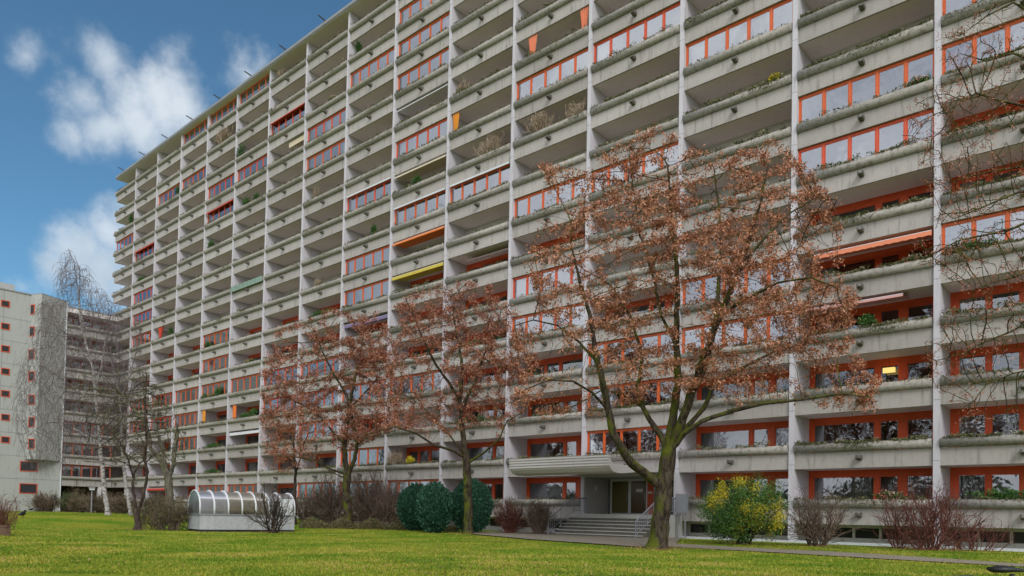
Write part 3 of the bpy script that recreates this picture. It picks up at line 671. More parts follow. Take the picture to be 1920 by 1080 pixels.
def twin(pl0, pn, a, c, hw, hh, out=0.02):           # window on a vertical plane: point, outward normal
    t = Vector((-pn.y, pn.x, 0)); P = Vector(pl0)
    def bx(t0, t1, z0, z1, d0, d1):
        mb = MB(); vs = []
        for z in (z0, z1):
            for (tt, dd) in ((t0, d0), (t1, d0), (t1, d1), (t0, d1)):
                q = P+t*tt+pn*dd; vs.append((q.x, q.y, z))
        return mb.add(vs, [(0, 3, 2, 1), (4, 5, 6, 7), (0, 1, 5, 4), (1, 2, 6, 5), (2, 3, 7, 6), (3, 0, 4, 7)])
    fr = MB(); w_ = 0.09
    fr.merge(bx(a-hw, a-hw+w_, c-hh, c+hh, 0.003, 0.06)); fr.merge(bx(a+hw-w_, a+hw, c-hh, c+hh, 0.003, 0.06))
    fr.merge(bx(a-hw+w_, a+hw-w_, c+hh-w_, c+hh, 0.003, 0.05)); fr.merge(bx(a-hw+w_, a+hw-w_, c-hh, c-hh+w_, 0.003, 0.05))
    o = fr.build('window', 'redorange', Tn, tl(0, 0, 0)); bx(a-hw+w_, a+hw-w_, c-hh+w_, c+hh-w_, 0.004, 0.02).build('pane', 'darkwindow', o)
NX = Vector((1, 0, 0))
def hit_plane(px, py, P0, n):
    d = ray(px, py); t = (Vector(P0)-CAM).dot(n)/d.dot(n); return CAM+d*t
for py in (569.5, 612, 654, 696.5, 738, 782.5, 824.5):
    q = hit_plane(10, py, (XW, 0, 0), NX); twin((XW, 0, 0), NX, q.y, q.z, 0.45, 0.40)
for (px, py) in ((54, 874.5), (53, 916)):
    q = hit_plane(px, py, (XW, 0, 0), NX); twin((XW, 0, 0), NX, q.y, q.z, 0.95, 0.62)
Pb = Vector((XW+0.003, yO0, 0)); tb = (Vector((xc_, yO1, 0))-Pb).normalized(); nb = Vector((tb.y, -tb.x, 0))
for py in (580.5, 621.5, 664.5, 705.5, 749.5, 791.5, 832):
    q = hit_plane(59.5, py, Pb, nb); t_ax = Vector((-nb.y, nb.x, 0)); twin(Pb, nb, (q-Pb).dot(t_ax), q.z, 0.5, 0.62)

# ------------------------------------------------------------------ glass vaulted shelter
SP0 = gpt(375, 40.5); SR = r0.copy(); SF = f0.copy()
sdir = (SR*5.4+SF*4.3).normalized(); sang = math.atan2(sdir.y, sdir.x)
SH = empty('glazed_shelter', SP0, sang, 'low concrete shelter with a vaulted glass roof of seven metal arches on the lawn', 'shelter')
SLn, SW = 5.35, 2.3
MB().box(0, SLn, 0, SW, 0.12, 0.92).build('base_wall', 'shelterbase', SH); MB().box(0.04, SLn-0.04, 0.04, SW-0.04, -0.1, 0.117).build('plinth', 'black', SH)
MB().box(-0.05, SLn+0.05, -0.05, SW+0.05, 0.923, 0.98).build('coping', 'greymetal', SH)
nb_ = 7
def arch(x, inset=0.0):
    pts = [(x, inset, 0.98), (x, inset, 1.35)]
    for i in range(1, 12):
        a = math.pi*i/12; pts.append((x, SW/2-(SW/2-inset)*math.cos(a), 1.35+(0.93-inset)*math.sin(a)))
    return pts+[(x, SW-inset, 1.35), (x, SW-inset, 0.98)]
for i in range(nb_+1):
    MB().tube(arch(SLn*i/nb_), 0.05, 6).build('arch_rib', 'whitemetal', SH, smooth=True)
for i in range(nb_):
    a = arch(SLn*i/nb_+0.03, 0.03); b = arch(SLn*(i+1)/nb_-0.03, 0.03); vs = a+b; n = len(a)
    MB().add(vs, [(j, j+1, n+j+1, n+j) for j in range(n-1)]).build('glazing_panel', 'sheltersmoked' if i in (2, 3, 4) else 'shelterglass', SH, smooth=True)
for x in (0.0, SLn):
    a = arch(x, 0.04); MB().add(a, [tuple(range(len(a)))]).build('end_panel', 'shelterglass', SH)
MB().tube([(0.02, SW*0.5, 0.98), (0.02, SW*0.5, 2.25)], 0.03, 6).build('end_mullion', 'greymetal', SH)
MB().box(SLn-0.86, SLn-0.12, 0.02, 0.05, 0.99, 1.95).build('vent_panel', 'whitemetal', SH)
MB().box(SLn-0.90, SLn-0.08, -0.015, 0.015, 1.96, 2.02).build('vent_frame', 'greymetal', SH)

# ------------------------------------------------------------------ branching plants
def colonise(nodes, parents, att, step=0.25, di=2.5, dk=0.45, iters=70, grav=0.0, jitter=0.25, rs=NR):
    nodes = [np.array(n, float) for n in nodes]; parents = list(parents)
    A = np.array(att, float); NN = np.array(nodes)
    best = np.full(len(A), 1e9); bi = np.zeros(len(A), int)
    def upd(start):
        nonlocal best, bi
        new = NN[start:]
        for s in range(0, len(new), 400):
            d = np.linalg.norm(A[:, None, :]-new[None, s:s+400, :], axis=2); j = d.argmin(1); dm = d[np.arange(len(A)), j]
            mk = dm < best; best[mk] = dm[mk]; bi[mk] = j[mk]+start+s
    upd(0)
    for it in range(iters):
        keep = best > dk; A = A[keep]; best = best[keep]; bi = bi[keep]
        if len(A) == 0: break
        act = best < di
        if not act.any(): di *= 1.5; continue
        idx = bi[act]; dv = A[act]-NN[idx]; dv /= np.linalg.norm(dv, axis=1)[:, None]
        uq, inv = np.unique(idx, return_inverse=True); S = np.zeros((len(uq), 3)); np.add.at(S, inv, dv)
        S += rs.normal(size=S.shape)*jitter; S[:, 2] -= grav; S /= np.linalg.norm(S, axis=1)[:, None]+1e-9
        new = NN[uq]+S*step; st = len(NN); NN = np.vstack([NN, new]); parents += list(uq)
        upd(st)
    return NN, np.array(parents)
def radii(NN, par, tip=0.006, e=2.25, forced=None, rmax=None):
    n = len(NN); ch = np.zeros(n, int)
    for p in par:
        if p >= 0: ch[p] += 1
    acc = np.where(ch == 0, tip**e, 0.0)
    for i in range(n-1, -1, -1):                      # children always come after their parent
        if acc[i] == 0: acc[i] = tip**e
        if par[i] >= 0: acc[par[i]] += acc[i]
    r = acc**(1/e)
    if rmax: r = r*min(1, rmax/r.max())**1.0
    r = np.maximum(r, tip)
    if forced is not None:
        m_ = forced > 0; r[:len(forced)][m_] = forced[m_]
    return r, ch
def tree_mesh(name, NN, par, r, mats, rough=0.0, twig=None, tlim=0.012):
    n = len(NN); main = np.full(n, -1)
    for i in range(n):
        p = par[i]
        if p >= 0 and (main[p] < 0 or r[i] > r[main[p]]): main[p] = i
    dirs = np.zeros((n, 3))
    for i in range(n):
        p = par[i]; a = NN[i]-NN[p] if p >= 0 else np.zeros(3)
        b = NN[main[i]]-NN[i] if main[i] >= 0 else a
        if p < 0: a = b
        an = np.linalg.norm(a)+1e-9; bnm = np.linalg.norm(b)+1e-9; d = a/an+b/bnm; dirs[i] = d/(np.linalg.norm(d)+1e-9)
    out = {}
    for key, lo, hi, k in (('thin', 0, tlim, 3), ('mid', tlim, 0.045, 5), ('thick', 0.045, 9, 10)):
        e = [i for i in range(n) if par[i] >= 0 and lo <= r[i] < hi]
        if not e: continue
        e = np.array(e); p = par[e]
        rp = np.where(main[p] == e, np.minimum(r[p], r[e]*1.6), r[e]*1.15)
        dp = np.where((main[p] == e)[:, None], dirs[p], NN[e]-NN[p]); dp /= np.linalg.norm(dp, axis=1)[:, None]+1e-9
        def ring(C, Dv, R, seed):
            ref = np.tile(np.array([0.31, 0.77, 0.55]), (len(C), 1)); x = ref-Dv*(ref*Dv).sum(1)[:, None]; x /= np.linalg.norm(x, axis=1)[:, None]+1e-9
            y = np.cross(Dv, x); a = 2*np.pi*np.arange(k)/k
            rr = R[:, None]*(1+(rough*np.sin(a*3+C[:, 2:3]*2.1)+rough*0.7*np.sin(a*2-C[:, 2:3]*5+1) if k == 10 else np.zeros((1, k))))
            return C[:, None, :]+rr[:, :, None]*(x[:, None, :]*np.cos(a)[None, :, None]+y[:, None, :]*np.sin(a)[None, :, None])
        R0 = ring(NN[p], dp, rp, 0); R1 = ring(NN[e], dirs[e], r[e], 1)
        V = np.concatenate([R0, R1], 1).reshape(-1, 3); m2 = len(e)
        q = np.arange(k); f = np.stack([q, (q+1) % k, (q+1) % k+k, q+k], 1)
        Fq = (np.arange(m2)[:, None, None]*2*k+f[None]).reshape(-1, 4)
        out[key] = (V, Fq)
    Vs, Fs, off = [], [], 0
    for V, Fq in out.values(): Vs.append(V); Fs.append(Fq+off); off += len(V)
    V = np.vstack(Vs); Fq = np.vstack(Fs)
    me = bpy.data.meshes.new(name); me.vertices.add(len(V)); me.vertices.foreach_set('co', V.astype(np.float32).reshape(-1))
    me.loops.add(len(Fq)*4); me.loops.foreach_set('vertex_index', Fq.astype(np.int32).reshape(-1))
    me.polygons.add(len(Fq)); me.polygons.foreach_set('loop_start', np.arange(0, len(Fq)*4, 4, dtype=np.int32))
    me.polygons.foreach_set('use_smooth', np.ones(len(Fq), bool)); me.materials.append(MATS[mats])
    if twig:
        me.materials.append(MATS[twig]); nthin = len(out['thin'][1]) if 'thin' in out else 0
        mi = np.zeros(len(Fq), np.int32); mi[:nthin] = 1; me.polygons.foreach_set('material_index', mi)
    me.update(calc_edges=True)
    return me
def inpoly(px, py, poly):
    c = False; j = len(poly)-1
    for i in range(len(poly)):
        xi, yi = poly[i]; xj, yj = poly[j]
        if (yi > py) != (yj > py) and px < (xj-xi)*(py-yi)/(yj-yi)+xi: c = not c
        j = i
    return c
def tree(name, label, cat, base, depth, limbs, poly, natt, thick, barkm, leafm=None, nleaf=0, leafsize=0.06, cl=0.13, tip=0.006, step=0.25, dk=0.42, di=2.6,
         droop=0.0, seed=1, group=None, grav=0.0, iters=80, rough=0.06, flare=1.5, leafpow=1.0, twigm=None):
    rs = np.random.RandomState(seed); rr = random.Random(seed)
    base_w = gpt(base[0], depth) if base else None
    nodes, par, forced = [], [], []
    def add(P, p, r): nodes.append(np.array(P)); par.append(p); forced.append(r); return len(nodes)-1
    ends = {}
    for li, (src, pts, ra, rb) in enumerate(limbs):      # pts: (px, py, depth offset)
        if src is None:
            P = [at(x, y, depth+o) for x, y, o in pts]
            if base and li == 0: P[0] = base_w-Vector((0, 0, 0.1))
            prev = add(P[0], -1, ra); start = 1
        else:
            P = [at(x, y, depth+o) for x, y, o in pts]; q = np.array(P[0])
            cand = ends[src]; prev = min(cand, key=lambda i: np.linalg.norm(nodes[i]-q)); P[0] = Vector(nodes[prev]); start = 1
        ids = [prev]; tot = sum((P[i+1]-P[i]).length for i in range(len(P)-1)); acc = 0
        for i in range(start, len(P)):
            seg = (P[i]-P[i-1]).length; m_ = max(1, int(seg/step))
            for s in range(1, m_+1):
                t = s/m_; Q = P[i-1].lerp(P[i], t); acc += seg/m_
                fr_ = acc/tot; rad = ra*(1-fr_)+rb*fr_
                if li == 0 and base: rad *= 1+(flare-1)*max(0, 1-acc/0.7)**2
                jj = min(0.03, rad*0.3)
                prev = add(Q+Vector((rr.uniform(-jj, jj), rr.uniform(-jj, jj), 0)), prev, rad); ids.append(prev)
        if li == 0 and base: forced[0] = ra*flare
        ends[li] = ids
    x0, x1 = min(p[0] for p in poly), max(p[0] for p in poly); y0, y1 = min(p[1] for p in poly), max(p[1] for p in poly)
    att = []; cxp, cyp = (x0+x1)/2, (y0+y1)/2
    while len(att) < natt:
        px, py = rr.uniform(x0, x1), rr.uniform(y0, y1)
        if not inpoly(px, py, poly): continue
        e = min(1, math.hypot((px-cxp)/((x1-x0)/2), (py-cyp)/((y1-y0)/2))); T = thick*math.sqrt(max(0.08, 1-e*e))
        att.append(at(px, py, depth+rr.uniform(-T, T)))
    n0 = len(nodes)
    NN, pa = colonise(nodes, par, att, step=step, di=di, dk=dk, iters=iters, grav=grav, rs=rs)
    r, ch = radii(NN, pa, tip, forced=np.array(forced))
    for i in range(n0, len(NN)): r[i] = min(r[i], r[pa[i]]*0.975)      # never thicker than what carries it
    r = np.maximum(r, tip)
    if droop:                                                      # hanging twigs from the tips
        tips = np.where(ch == 0)[0]; ext, ep = [], []; cur = len(NN)
        for t in tips:
            for q in range(4):
                P = NN[t].copy(); prev = t; d = rs.normal(size=3)*0.35; L_ = rs.randint(3, 13)
                for s in range(L_):
                    d[2] -= 0.30*droop; d += rs.normal(size=3)*0.10; d += rs.normal(size=3)*0.14; dn = d/np.linalg.norm(d); P = P+dn*0.16; ext.append(P.copy()); ep.append(prev); prev = cur; cur += 1
        NN = np.vstack([NN, np.array(ext)]); pa = np.concatenate([pa, np.array(ep)]); r = np.concatenate([r, np.full(len(ext), tip*0.75)])
        ch = np.concatenate([ch, np.zeros(len(ext), int)])
    o_loc = base_w if base else Vector(nodes[0])
    T_ = empty(name, o_loc, 0, label, cat, group)
    NNl = NN-np.array(o_loc)
    link('trunk_and_branches', tree_mesh('trunk_and_branches', NNl, pa, r, barkm, rough, twigm, 0.012 if barkm != 'bark_birch' else 0.05), (0, 0, 0), T_)
    if leafm:
        cand = np.where((r < tip*2.6) & (np.arange(len(NN)) >= n0))[0]
        # clumpy weighting so the crown has dense and thin areas
        wn = np.sin(NN[cand, 0]*0.9+seed)*np.sin(NN[cand, 2]*1.1+seed*2)+np.sin(NN[cand, 1]*1.3)
        wgt = np.clip(0.5+0.35*wn, 0.08, 1)**leafpow; wgt /= wgt.sum()
        cc = rs.choice(cand, nleaf, p=wgt)
        cen = NNl[cc]+rs.normal(size=(nleaf, 3))*0.05
        m_ = 8; C = np.repeat(cen, m_, 0)+rs.normal(size=(nleaf*m_, 3))*cl*np.array([1, 1, 0.8])
        link('crown', arrmesh('crown', quads(C, leafsize, 1.7, 0.5, rs), 4, leafm), (0, 0, 0), T_)
    return T_

# big maple in front of the entrance
tree('maple_tree', 'largest maple, mossy trunk and wide crown of dry brown clusters, right of the entrance steps', 'tree', (1234, 1025), 29.0, [
    (None, [(1234, 1027, 0), (1238, 975, 0), (1243, 930, 0), (1250, 885, 0), (1254, 850, 0)], 0.37, 0.30),
    (0, [(1240, 915, 0), (1215, 892, -.2), (1185, 869, -.5), (1165, 842, -.7), (1151, 815, -.9), (1141, 768, -1), (1128, 706, -1.2), (1116, 655, -1.4), (1106, 590, -1.6), (1085, 520, -1.8), (1070, 450, -2)], 0.20, 0.03),
    (0, [(1252, 865, 0), (1243, 825, .2), (1224, 795, .5), (1205, 765, .8), (1196, 720, 1.2), (1205, 670, 1.6), (1185, 600, 2), (1150, 540, 2.4)], 0.13, 0.03),
    (0, [(1254, 850, 0), (1258, 800, .2), (1264, 770, .3), (1271, 713, .2), (1267, 636, 0), (1271, 560, -.3), (1270, 500, -.4), (1258, 394, -.6), (1252, 310, -.8)], 0.19, 0.03),
    (0, [(1256, 845, 0), (1275, 800, -.3), (1294, 745, -.6), (1312, 690, -.8), (1328, 650, -1), (1350, 590, -1.2), (1373, 540, -1.4), (1403, 457, -1.6), (1427, 379, -1.9), (1440, 310, -2)], 0.20, 0.03),
    (4, [(1294, 745, -.6), (1318, 700, 0), (1335, 640, .6), (1345, 560, 1.2), (1352, 480, 1.7), (1350, 400, 2), (1340, 330, 2.2)], 0.12, 0.03),
    (0, [(1258, 850, 0), (1285, 812, -.6), (1315, 790, -1), (1375, 770, -1.4), (1430, 757, -1.7), (1505, 749, -2), (1580, 738, -2.2), (1630, 745, -2.3)], 0.11, 0.025),
    (0, [(1257, 848, 0), (1290, 800, .5), (1320, 765, .8), (1340, 720, 1.2), (1390, 690, 1.7), (1450, 660, 2.2), (1530, 640, 2.6)], 0.12, 0.025),
    (1, [(1141, 768, -1), (1110, 735, -1.6), (1075, 715, -2.0), (1030, 712, -2.3), (985, 730, -2.5)], 0.06, 0.02),
    (1, [(1122, 680, -1.3), (1085, 640, -.8), (1045, 610, -.3), (1000, 600, 0), (965, 610, 0.2)], 0.055, 0.02),
    (3, [(1271, 650, 0), (1240, 590, 0.8), (1225, 520, 1.4), (1200, 440, 1.9), (1190, 370, 2.2), (1180, 300, 2.3)], 0.07, 0.02),
    (4, [(1350, 590, -1.2), (1400, 560, -1.8), (1460, 530, -2.3), (1520, 520, -2.7), (1570, 540, -2.9)], 0.07, 0.02),
    (4, [(1385, 505, -1.5), (1430, 450, -1.2), (1480, 400, -.8), (1530, 370, -.4), (1570, 375, 0)], 0.06, 0.02),
    (2, [(1205, 765, .8), (1170, 740, 1.6), (1130, 730, 2.2), (1080, 760, 2.8), (1040, 775, 3)], 0.05, 0.018),
], [(1150, 260), (1240, 228), (1300, 270), (1390, 285), (1450, 235), (1490, 270), (1540, 330), (1590, 400), (1580, 500), (1620, 560), (1600, 640), (1660, 700), (1640, 780), (1540, 770), (1400, 740), (1290, 720), (1200, 740), (1120, 790), (1040, 790), (960, 770), (960, 640), (1010, 560), (965, 480), (1020, 380), (1010, 300), (1090, 320)],
    4200, 4.2, 'bark_moss', 'maple_keys', 9800, 0.062, 0.088, seed=5, leafpow=1.8, tip=0.008)
tree('maple_tree', 'middle one of the three large mossy maples, standing beside the round conifers', 'tree', (879, 1004), 42.0, [
    (None, [(879, 1006, 0), (878, 950, 0), (877, 900, 0), (874, 860, 0)], 0.27, 0.22),
    (0, [(874, 862, 0), (866, 800, 0), (862, 750, .3), (868, 700, .4), (860, 640, .6), (850, 590, .8), (852, 560, 1)], 0.17, 0.03),
    (0, [(874, 860, 0), (850, 845, -.6), (815, 835, -1.2), (780, 812, -1.8), (740, 800, -2.2), (700, 812, -2.5), (670, 815, -2.8)], 0.085, 0.02),
    (0, [(876, 865, 0), (905, 850, -.5), (935, 825, -1), (950, 790, -1.2), (985, 770, -1.4)], 0.075, 0.02),
    (1, [(862, 750, .3), (840, 715, 0), (815, 680, -.5), (790, 630, -1), (775, 590, -1.3), (760, 560, -1.5)], 0.10, 0.025),
    (1, [(866, 770, .2), (890, 720, .8), (905, 670, 1.2), (930, 620, 1.6), (940, 580, 1.8)], 0.10, 0.025),
    (0, [(872, 840, 0), (842, 815, .8), (800, 770, 1.4), (770, 745, 1.8), (735, 735, 2)], 0.06, 0.02),
    (5, [(905, 670, 1.2), (940, 690, .6), (975, 700, 0), (1010, 690, -.4)], 0.05, 0.02),
], [(740, 570), (800, 530), (850, 520), (900, 525), (950, 560), (990, 600), (1010, 680), (1000, 760), (960, 800), (900, 800), (840, 810), (790, 800), (720, 810), (690, 740), (720, 680), (735, 620)],
    2100, 3.2, 'bark_moss', 'maple_keys_dark', 4700, 0.066, 0.09, seed=8, leafpow=1.5, tip=0.009)
tree('maple_tree', 'left one of the three large mossy maples, grey forked trunk beside the glass shelter', 'tree', (655, 992), 50.0, [
    (None, [(655, 994, 0), (652, 950, 0), (649, 915, 0), (650, 890, 0)], 0.32, 0.25),
    (0, [(650, 890, 0), (645, 840, 0), (650, 800, 0), (655, 760, .4), (663, 720, .8), (672, 680, 1.2), (680, 640, 1.5)], 0.20, 0.03),
    (0, [(652, 895, 0), (665, 860, -.3), (670, 830, -.5), (662, 790, -.5), (650, 740, -.6), (625, 700, -.8), (605, 660, -1), (590, 620, -1.2)], 0.15, 0.03),
    (0, [(650, 880, 0), (620, 880, -.8), (590, 862, -1.4), (560, 858, -2), (520, 855, -2.4)], 0.07, 0.02),
    (0, [(649, 900, 0), (622, 885, .5), (600, 870, .9), (575, 862, 1.2)], 0.05, 0.02),
    (1, [(648, 830, 0), (620, 805, .5), (595, 775, .9), (560, 755, 1.3), (530, 740, 1.5)], 0.08, 0.02),
    (1, [(655, 770, .3), (690, 730, 0), (715, 700, -.3), (740, 690, -.5)], 0.07, 0.02),
    (2, [(668, 830, -.5), (700, 818, -1), (740, 808, -1.5), (775, 800, -2)], 0.04, 0.015),
], [(510, 610), (580, 585), (640, 575), (700, 580), (740, 620), (760, 680), (770, 760), (740, 810), (680, 830), (600, 850), (500, 850), (480, 780), (490, 700)],
    2100, 3.4, 'bark_moss', 'maple_keys_dark', 4700, 0.075, 0.10, seed=13, leafpow=1.5, tip=0.011)
tree('young_maple_tree', 'thin young maple with dry brown clusters, behind the right end of the shelter', 'tree', (553, 975), 56.0, [
    (None, [(553, 975, 0), (553, 930, 0), (554, 890, 0), (552, 850, 0), (548, 800, 0)], 0.15, 0.05),
    (0, [(554, 890, 0), (563, 860, .4), (570, 830, .8), (585, 800, 1.2)], 0.07, 0.02),
    (0, [(553, 870, 0), (530, 850, -.5), (505, 845, -1), (490, 850, -1.4)], 0.05, 0.02),
    (0, [(552, 830, 0), (530, 805, .4), (510, 790, .8)], 0.04, 0.02)],
    [(500, 760), (560, 740), (600, 760), (615, 820), (600, 880), (500, 885), (480, 830)], 600, 1.8, 'bark_dark', 'maple_keys', 1300, 0.06, 0.1, seed=15)
tree('birch_tree', 'tall bare white barked birch with drooping twigs in front of the grey tower', 'tree', (203, 966), 60.0, [
    (None, [(203, 966, 0), (195, 910, 0), (189, 850, 0), (184, 790, 0), (178, 730, 0), (172, 680, 0), (160, 640, 0), (152, 590, 0), (146, 540, 0), (138, 490, 0), (128, 468, 0)], 0.19, 0.02),
    (0, [(178, 730, 0), (190, 690, .5), (197, 640, .8), (205, 600, 1), (212, 570, 1.2)], 0.09, 0.02),
    (0, [(160, 640, 0), (150, 600, -.5), (148, 560, -.7), (150, 510, -.9), (140, 480, -1)], 0.07, 0.02),
    (0, [(172, 680, 0), (150, 655, .5), (130, 630, .9), (115, 620, 1.1), (100, 640, 1.2)], 0.06, 0.02),
    (0, [(180, 755, 0), (150, 735, -.6), (118, 712, -1.2), (85, 690, -1.6), (60, 680, -1.8)], 0.06, 0.02),
    (0, [(187, 830, 0), (150, 810, -.6), (110, 790, -1.2), (80, 795, -1.6), (50, 820, -1.8)], 0.06, 0.02),
    (0, [(184, 800, 0), (205, 770, .6), (228, 745, 1.2), (240, 720, 1.4)], 0.06, 0.02)],
    [(118, 470), (135, 462), (150, 500), (165, 495), (178, 540), (205, 545), (215, 580), (235, 660), (250, 740), (240, 830), (200, 850), (120, 860), (50, 870), (25, 800), (30, 700), (60, 640), (75, 560), (105, 560), (108, 500)],
    3600, 2.8, 'bark_birch', None, tip=0.010, droop=1.0, seed=21, dk=0.34, iters=90, twigm='grey_twig')
tree('birch_tree', 'shorter forked white barked birch, right of the tall birch', 'tree', (246, 966), 62.0, [
    (None, [(246, 966, 0), (240, 930, 0), (232, 880, 0), (229, 840, 0), (227, 790, 0), (224, 740, 0), (215, 700, 0), (206, 650, 0), (214, 610, 0), (222, 575, 0)], 0.16, 0.02),
    (0, [(224, 750, 0), (245, 700, .4), (255, 660, .8), (262, 620, 1)], 0.07, 0.02)],
    [(190, 580), (230, 560), (270, 600), (280, 700), (270, 800), (200, 810), (190, 700)], 700, 2.0, 'bark_birch', None, tip=0.010, droop=0.9, seed=22, dk=0.42, twigm='grey_twig')
tree('small_bare_tree', 'small dark bare tree with a low forked trunk on the lawn left of the shelter', 'tree', (260, 993), 40.0, [
    (None, [(260, 994, 0), (258, 975, 0), (256, 962, 0)], 0.17, 0.15),
    (0, [(256, 964, 0), (251, 930, 0), (249, 905, 0), (252, 885, .2), (262, 868, .4), (275, 860, .6)], 0.10, 0.04),
    (0, [(258, 964, 0), (268, 935, 0), (273, 905, 0), (277, 885, -.2), (270, 860, -.4), (275, 830, -.6), (272, 760, -.6), (275, 700, -.6)], 0.09, 0.03),
    (1, [(250, 895, 0), (240, 860, -.5), (225, 830, -.9), (200, 800, -1.2), (160, 790, -1.5)], 0.05, 0.02),
    (2, [(272, 870, -.4), (290, 850, 0), (320, 840, .4), (350, 835, .6)], 0.04, 0.015)],
    [(150, 770), (220, 740), (275, 690), (300, 720), (340, 800), (350, 860), (300, 880), (220, 880), (150, 870)], 2800, 1.8, 'bark_dark', None, tip=0.011, seed=31, dk=0.26, step=0.2)
tree('pollarded_tree', 'stout mossy pollarded tree with cut limb stumps just left of the shelter', 'tree', (318, 950), 52.0, [
    (None, [(320, 958, 0), (318, 920, 0), (314, 890, 0)], 0.30, 0.26),
    (0, [(316, 900, 0), (325, 870, 0), (328, 840, 0), (333, 805, 0)], 0.17, 0.13),
    (0, [(314, 895, 0), (300, 860, .3), (282, 840, .5), (275, 800, .6), (258, 775, .7), (238, 750, .8), (222, 735, .9)], 0.18, 0.07),
    (0, [(312, 900, 0), (306, 850, -.4), (295, 810, -.7), (285, 770, -.9), (270, 740, -1), (268, 700, -1.1)], 0.13, 0.05),
    (2, [(276, 805, .6), (270, 780, .2), (252, 790, 0)], 0.08, 0.05)],
    [(90, 720), (200, 690), (270, 680), (320, 740), (345, 800), (355, 870), (300, 890), (220, 870), (180, 790)], 2400, 1.8, 'bark_grey', None, tip=0.013, seed=33, dk=0.32)
tree('overhanging_tree', 'bare mossy branches with reddish seed clusters reaching in from the right edge', 'tree', None, 19.0, [
    (None, [(2010, 700, 1), (2000, 400, 0.5), (1990, 100, 0)], 0.16, 0.08),
    (0, [(2000, 420, 0), (1950, 405, 0), (1900, 428, -.2), (1850, 440, -.4), (1800, 450, -.5), (1760, 470, -.6), (1730, 490, -.7)], 0.05, 0.01),
    (0, [(2000, 330, 0), (1930, 310, .3), (1870, 320, .5), (1820, 330, .7), (1770, 345, .9)], 0.04, 0.01),
    (0, [(1995, 220, 0), (1930, 200, -.2), (1880, 190, -.3), (1830, 175, -.4), (1790, 200, -.5), (1750, 215, -.6)], 0.04, 0.01),
    (0, [(1990, 60, 0), (1940, 30, .2), (1900, 5, .3), (1850, 30, .4), (1810, 60, .5)], 0.05, 0.01),
    (0, [(2005, 560, 0), (1950, 590, 0), (1900, 620, .2), (1850, 640, .4), (1800, 665, .5), (1760, 675, .6)], 0.045, 0.01),
    (0, [(2010, 690, 0), (1950, 690, -.3), (1900, 700, -.4), (1850, 720, -.5), (1820, 760, -.6)], 0.035, 0.01),
    (0, [(1995, 150, 0), (1950, 120, .3), (1900, 100, .6), (1850, 115, .8), (1800, 100, 1)], 0.05, 0.01),
    (0, [(2000, 380, 0), (1960, 350, -.2), (1910, 360, -.5), (1850, 385, -.7), (1790, 410, -.9)], 0.05, 0.01),
    (0, [(2000, 480, 0), (1950, 500, .4), (1900, 520, .7), (1860, 530, .9), (1820, 545, 1)], 0.04, 0.01)],
    [(1760, 60), (1850, 0), (1960, -40), (1960, 820), (1900, 800), (1800, 800), (1740, 720), (1720, 660), (1760, 600), (1830, 560), (1720, 500), (1700, 470), (1760, 400), (1690, 250), (1700, 200), (1750, 150)],
    2300, 1.4, 'bark_moss', 'maple_keys_dark', 1500, 0.028, 0.04, tip=0.0075, step=0.13, dk=0.2, di=1.2, seed=41, iters=70)

src_ = bpy.data.objects['maple_tree.001']
for i, (x, y, sc, a) in enumerate([(-12, -22, 1.3, 0.5), (-34, -28, 1.5, 1.9), (-56, -24, 1.3, 3.0), (8, -26, 1.4, 4.1), (-22, -38, 1.6, 5.0), (-46, -44, 1.7, 0.2), (-72, -34, 1.6, 2.4), (26, -30, 1.5, 1.2), (-2, -44, 1.7, 3.7)]):
    o = empty('bare_tree', (x, y, 0), a, 'bare maple on the far side of the lawn, reflected in the windows', 'tree', 'maples behind the camera'); o.scale = (sc, sc, sc)
    for ch in src_.children:
        c = ch.copy(); COL.objects.link(c); c.parent = o

rs = np.random.RandomState(99); nq = 26000; a_ = rs.uniform(-150, 60, nq); zz = rs.rand(nq)**0.8*(8.5+2.5*np.sin(a_*0.13)+1.5*np.sin(a_*0.41)); yy_ = -66-rs.rand(nq)*8
tag(link('far_woods', arrmesh('far_woods', quads(np.stack([a_, yy_, zz], 1), 0.75, 1.2, 0, rs), 4, 'dull_leaf')), 'belt of trees and bushes beyond the lawn, reflected in the windows', 'woods', kind='stuff')

# bare shrubs made of stems
def stems(rs, n, h, spread, tip=0.006, seglen=0.14, curve=0.25, forks=3, splay=0.9, base_r=0.1):
    nodes, par = [], []
    def grow(P, d, p, L_, depth_):
        k = max(2, int(L_/seglen))
        for i in range(k):
            d = d+rs.normal(size=3)*curve*0.5+np.array([0, 0, 0.06]); d /= np.linalg.norm(d); P = P+d*seglen; nodes.append(P.copy()); par.append(p); p = len(nodes)-1
            if depth_ < forks and rs.rand() < 0.30: grow(P, d+rs.normal(size=3)*0.6, p, L_*(1-i/k)*0.7, depth_+1)
    for s in range(n):
        a = rs.rand()*2*math.pi; q = rs.rand()**0.6
        P = np.array([math.cos(a)*base_r*rs.rand(), math.sin(a)*base_r*rs.rand(), -0.05]); nodes.append(P); par.append(-1)
        d = np.array([math.cos(a)*splay*q*spread/h, math.sin(a)*splay*q*spread/h, 1.0]); d /= np.linalg.norm(d)
        grow(P, d, len(nodes)-1, h*rs.uniform(0.7, 1.1)/math.sqrt(1), 0)
    return np.array(nodes), np.array(par)
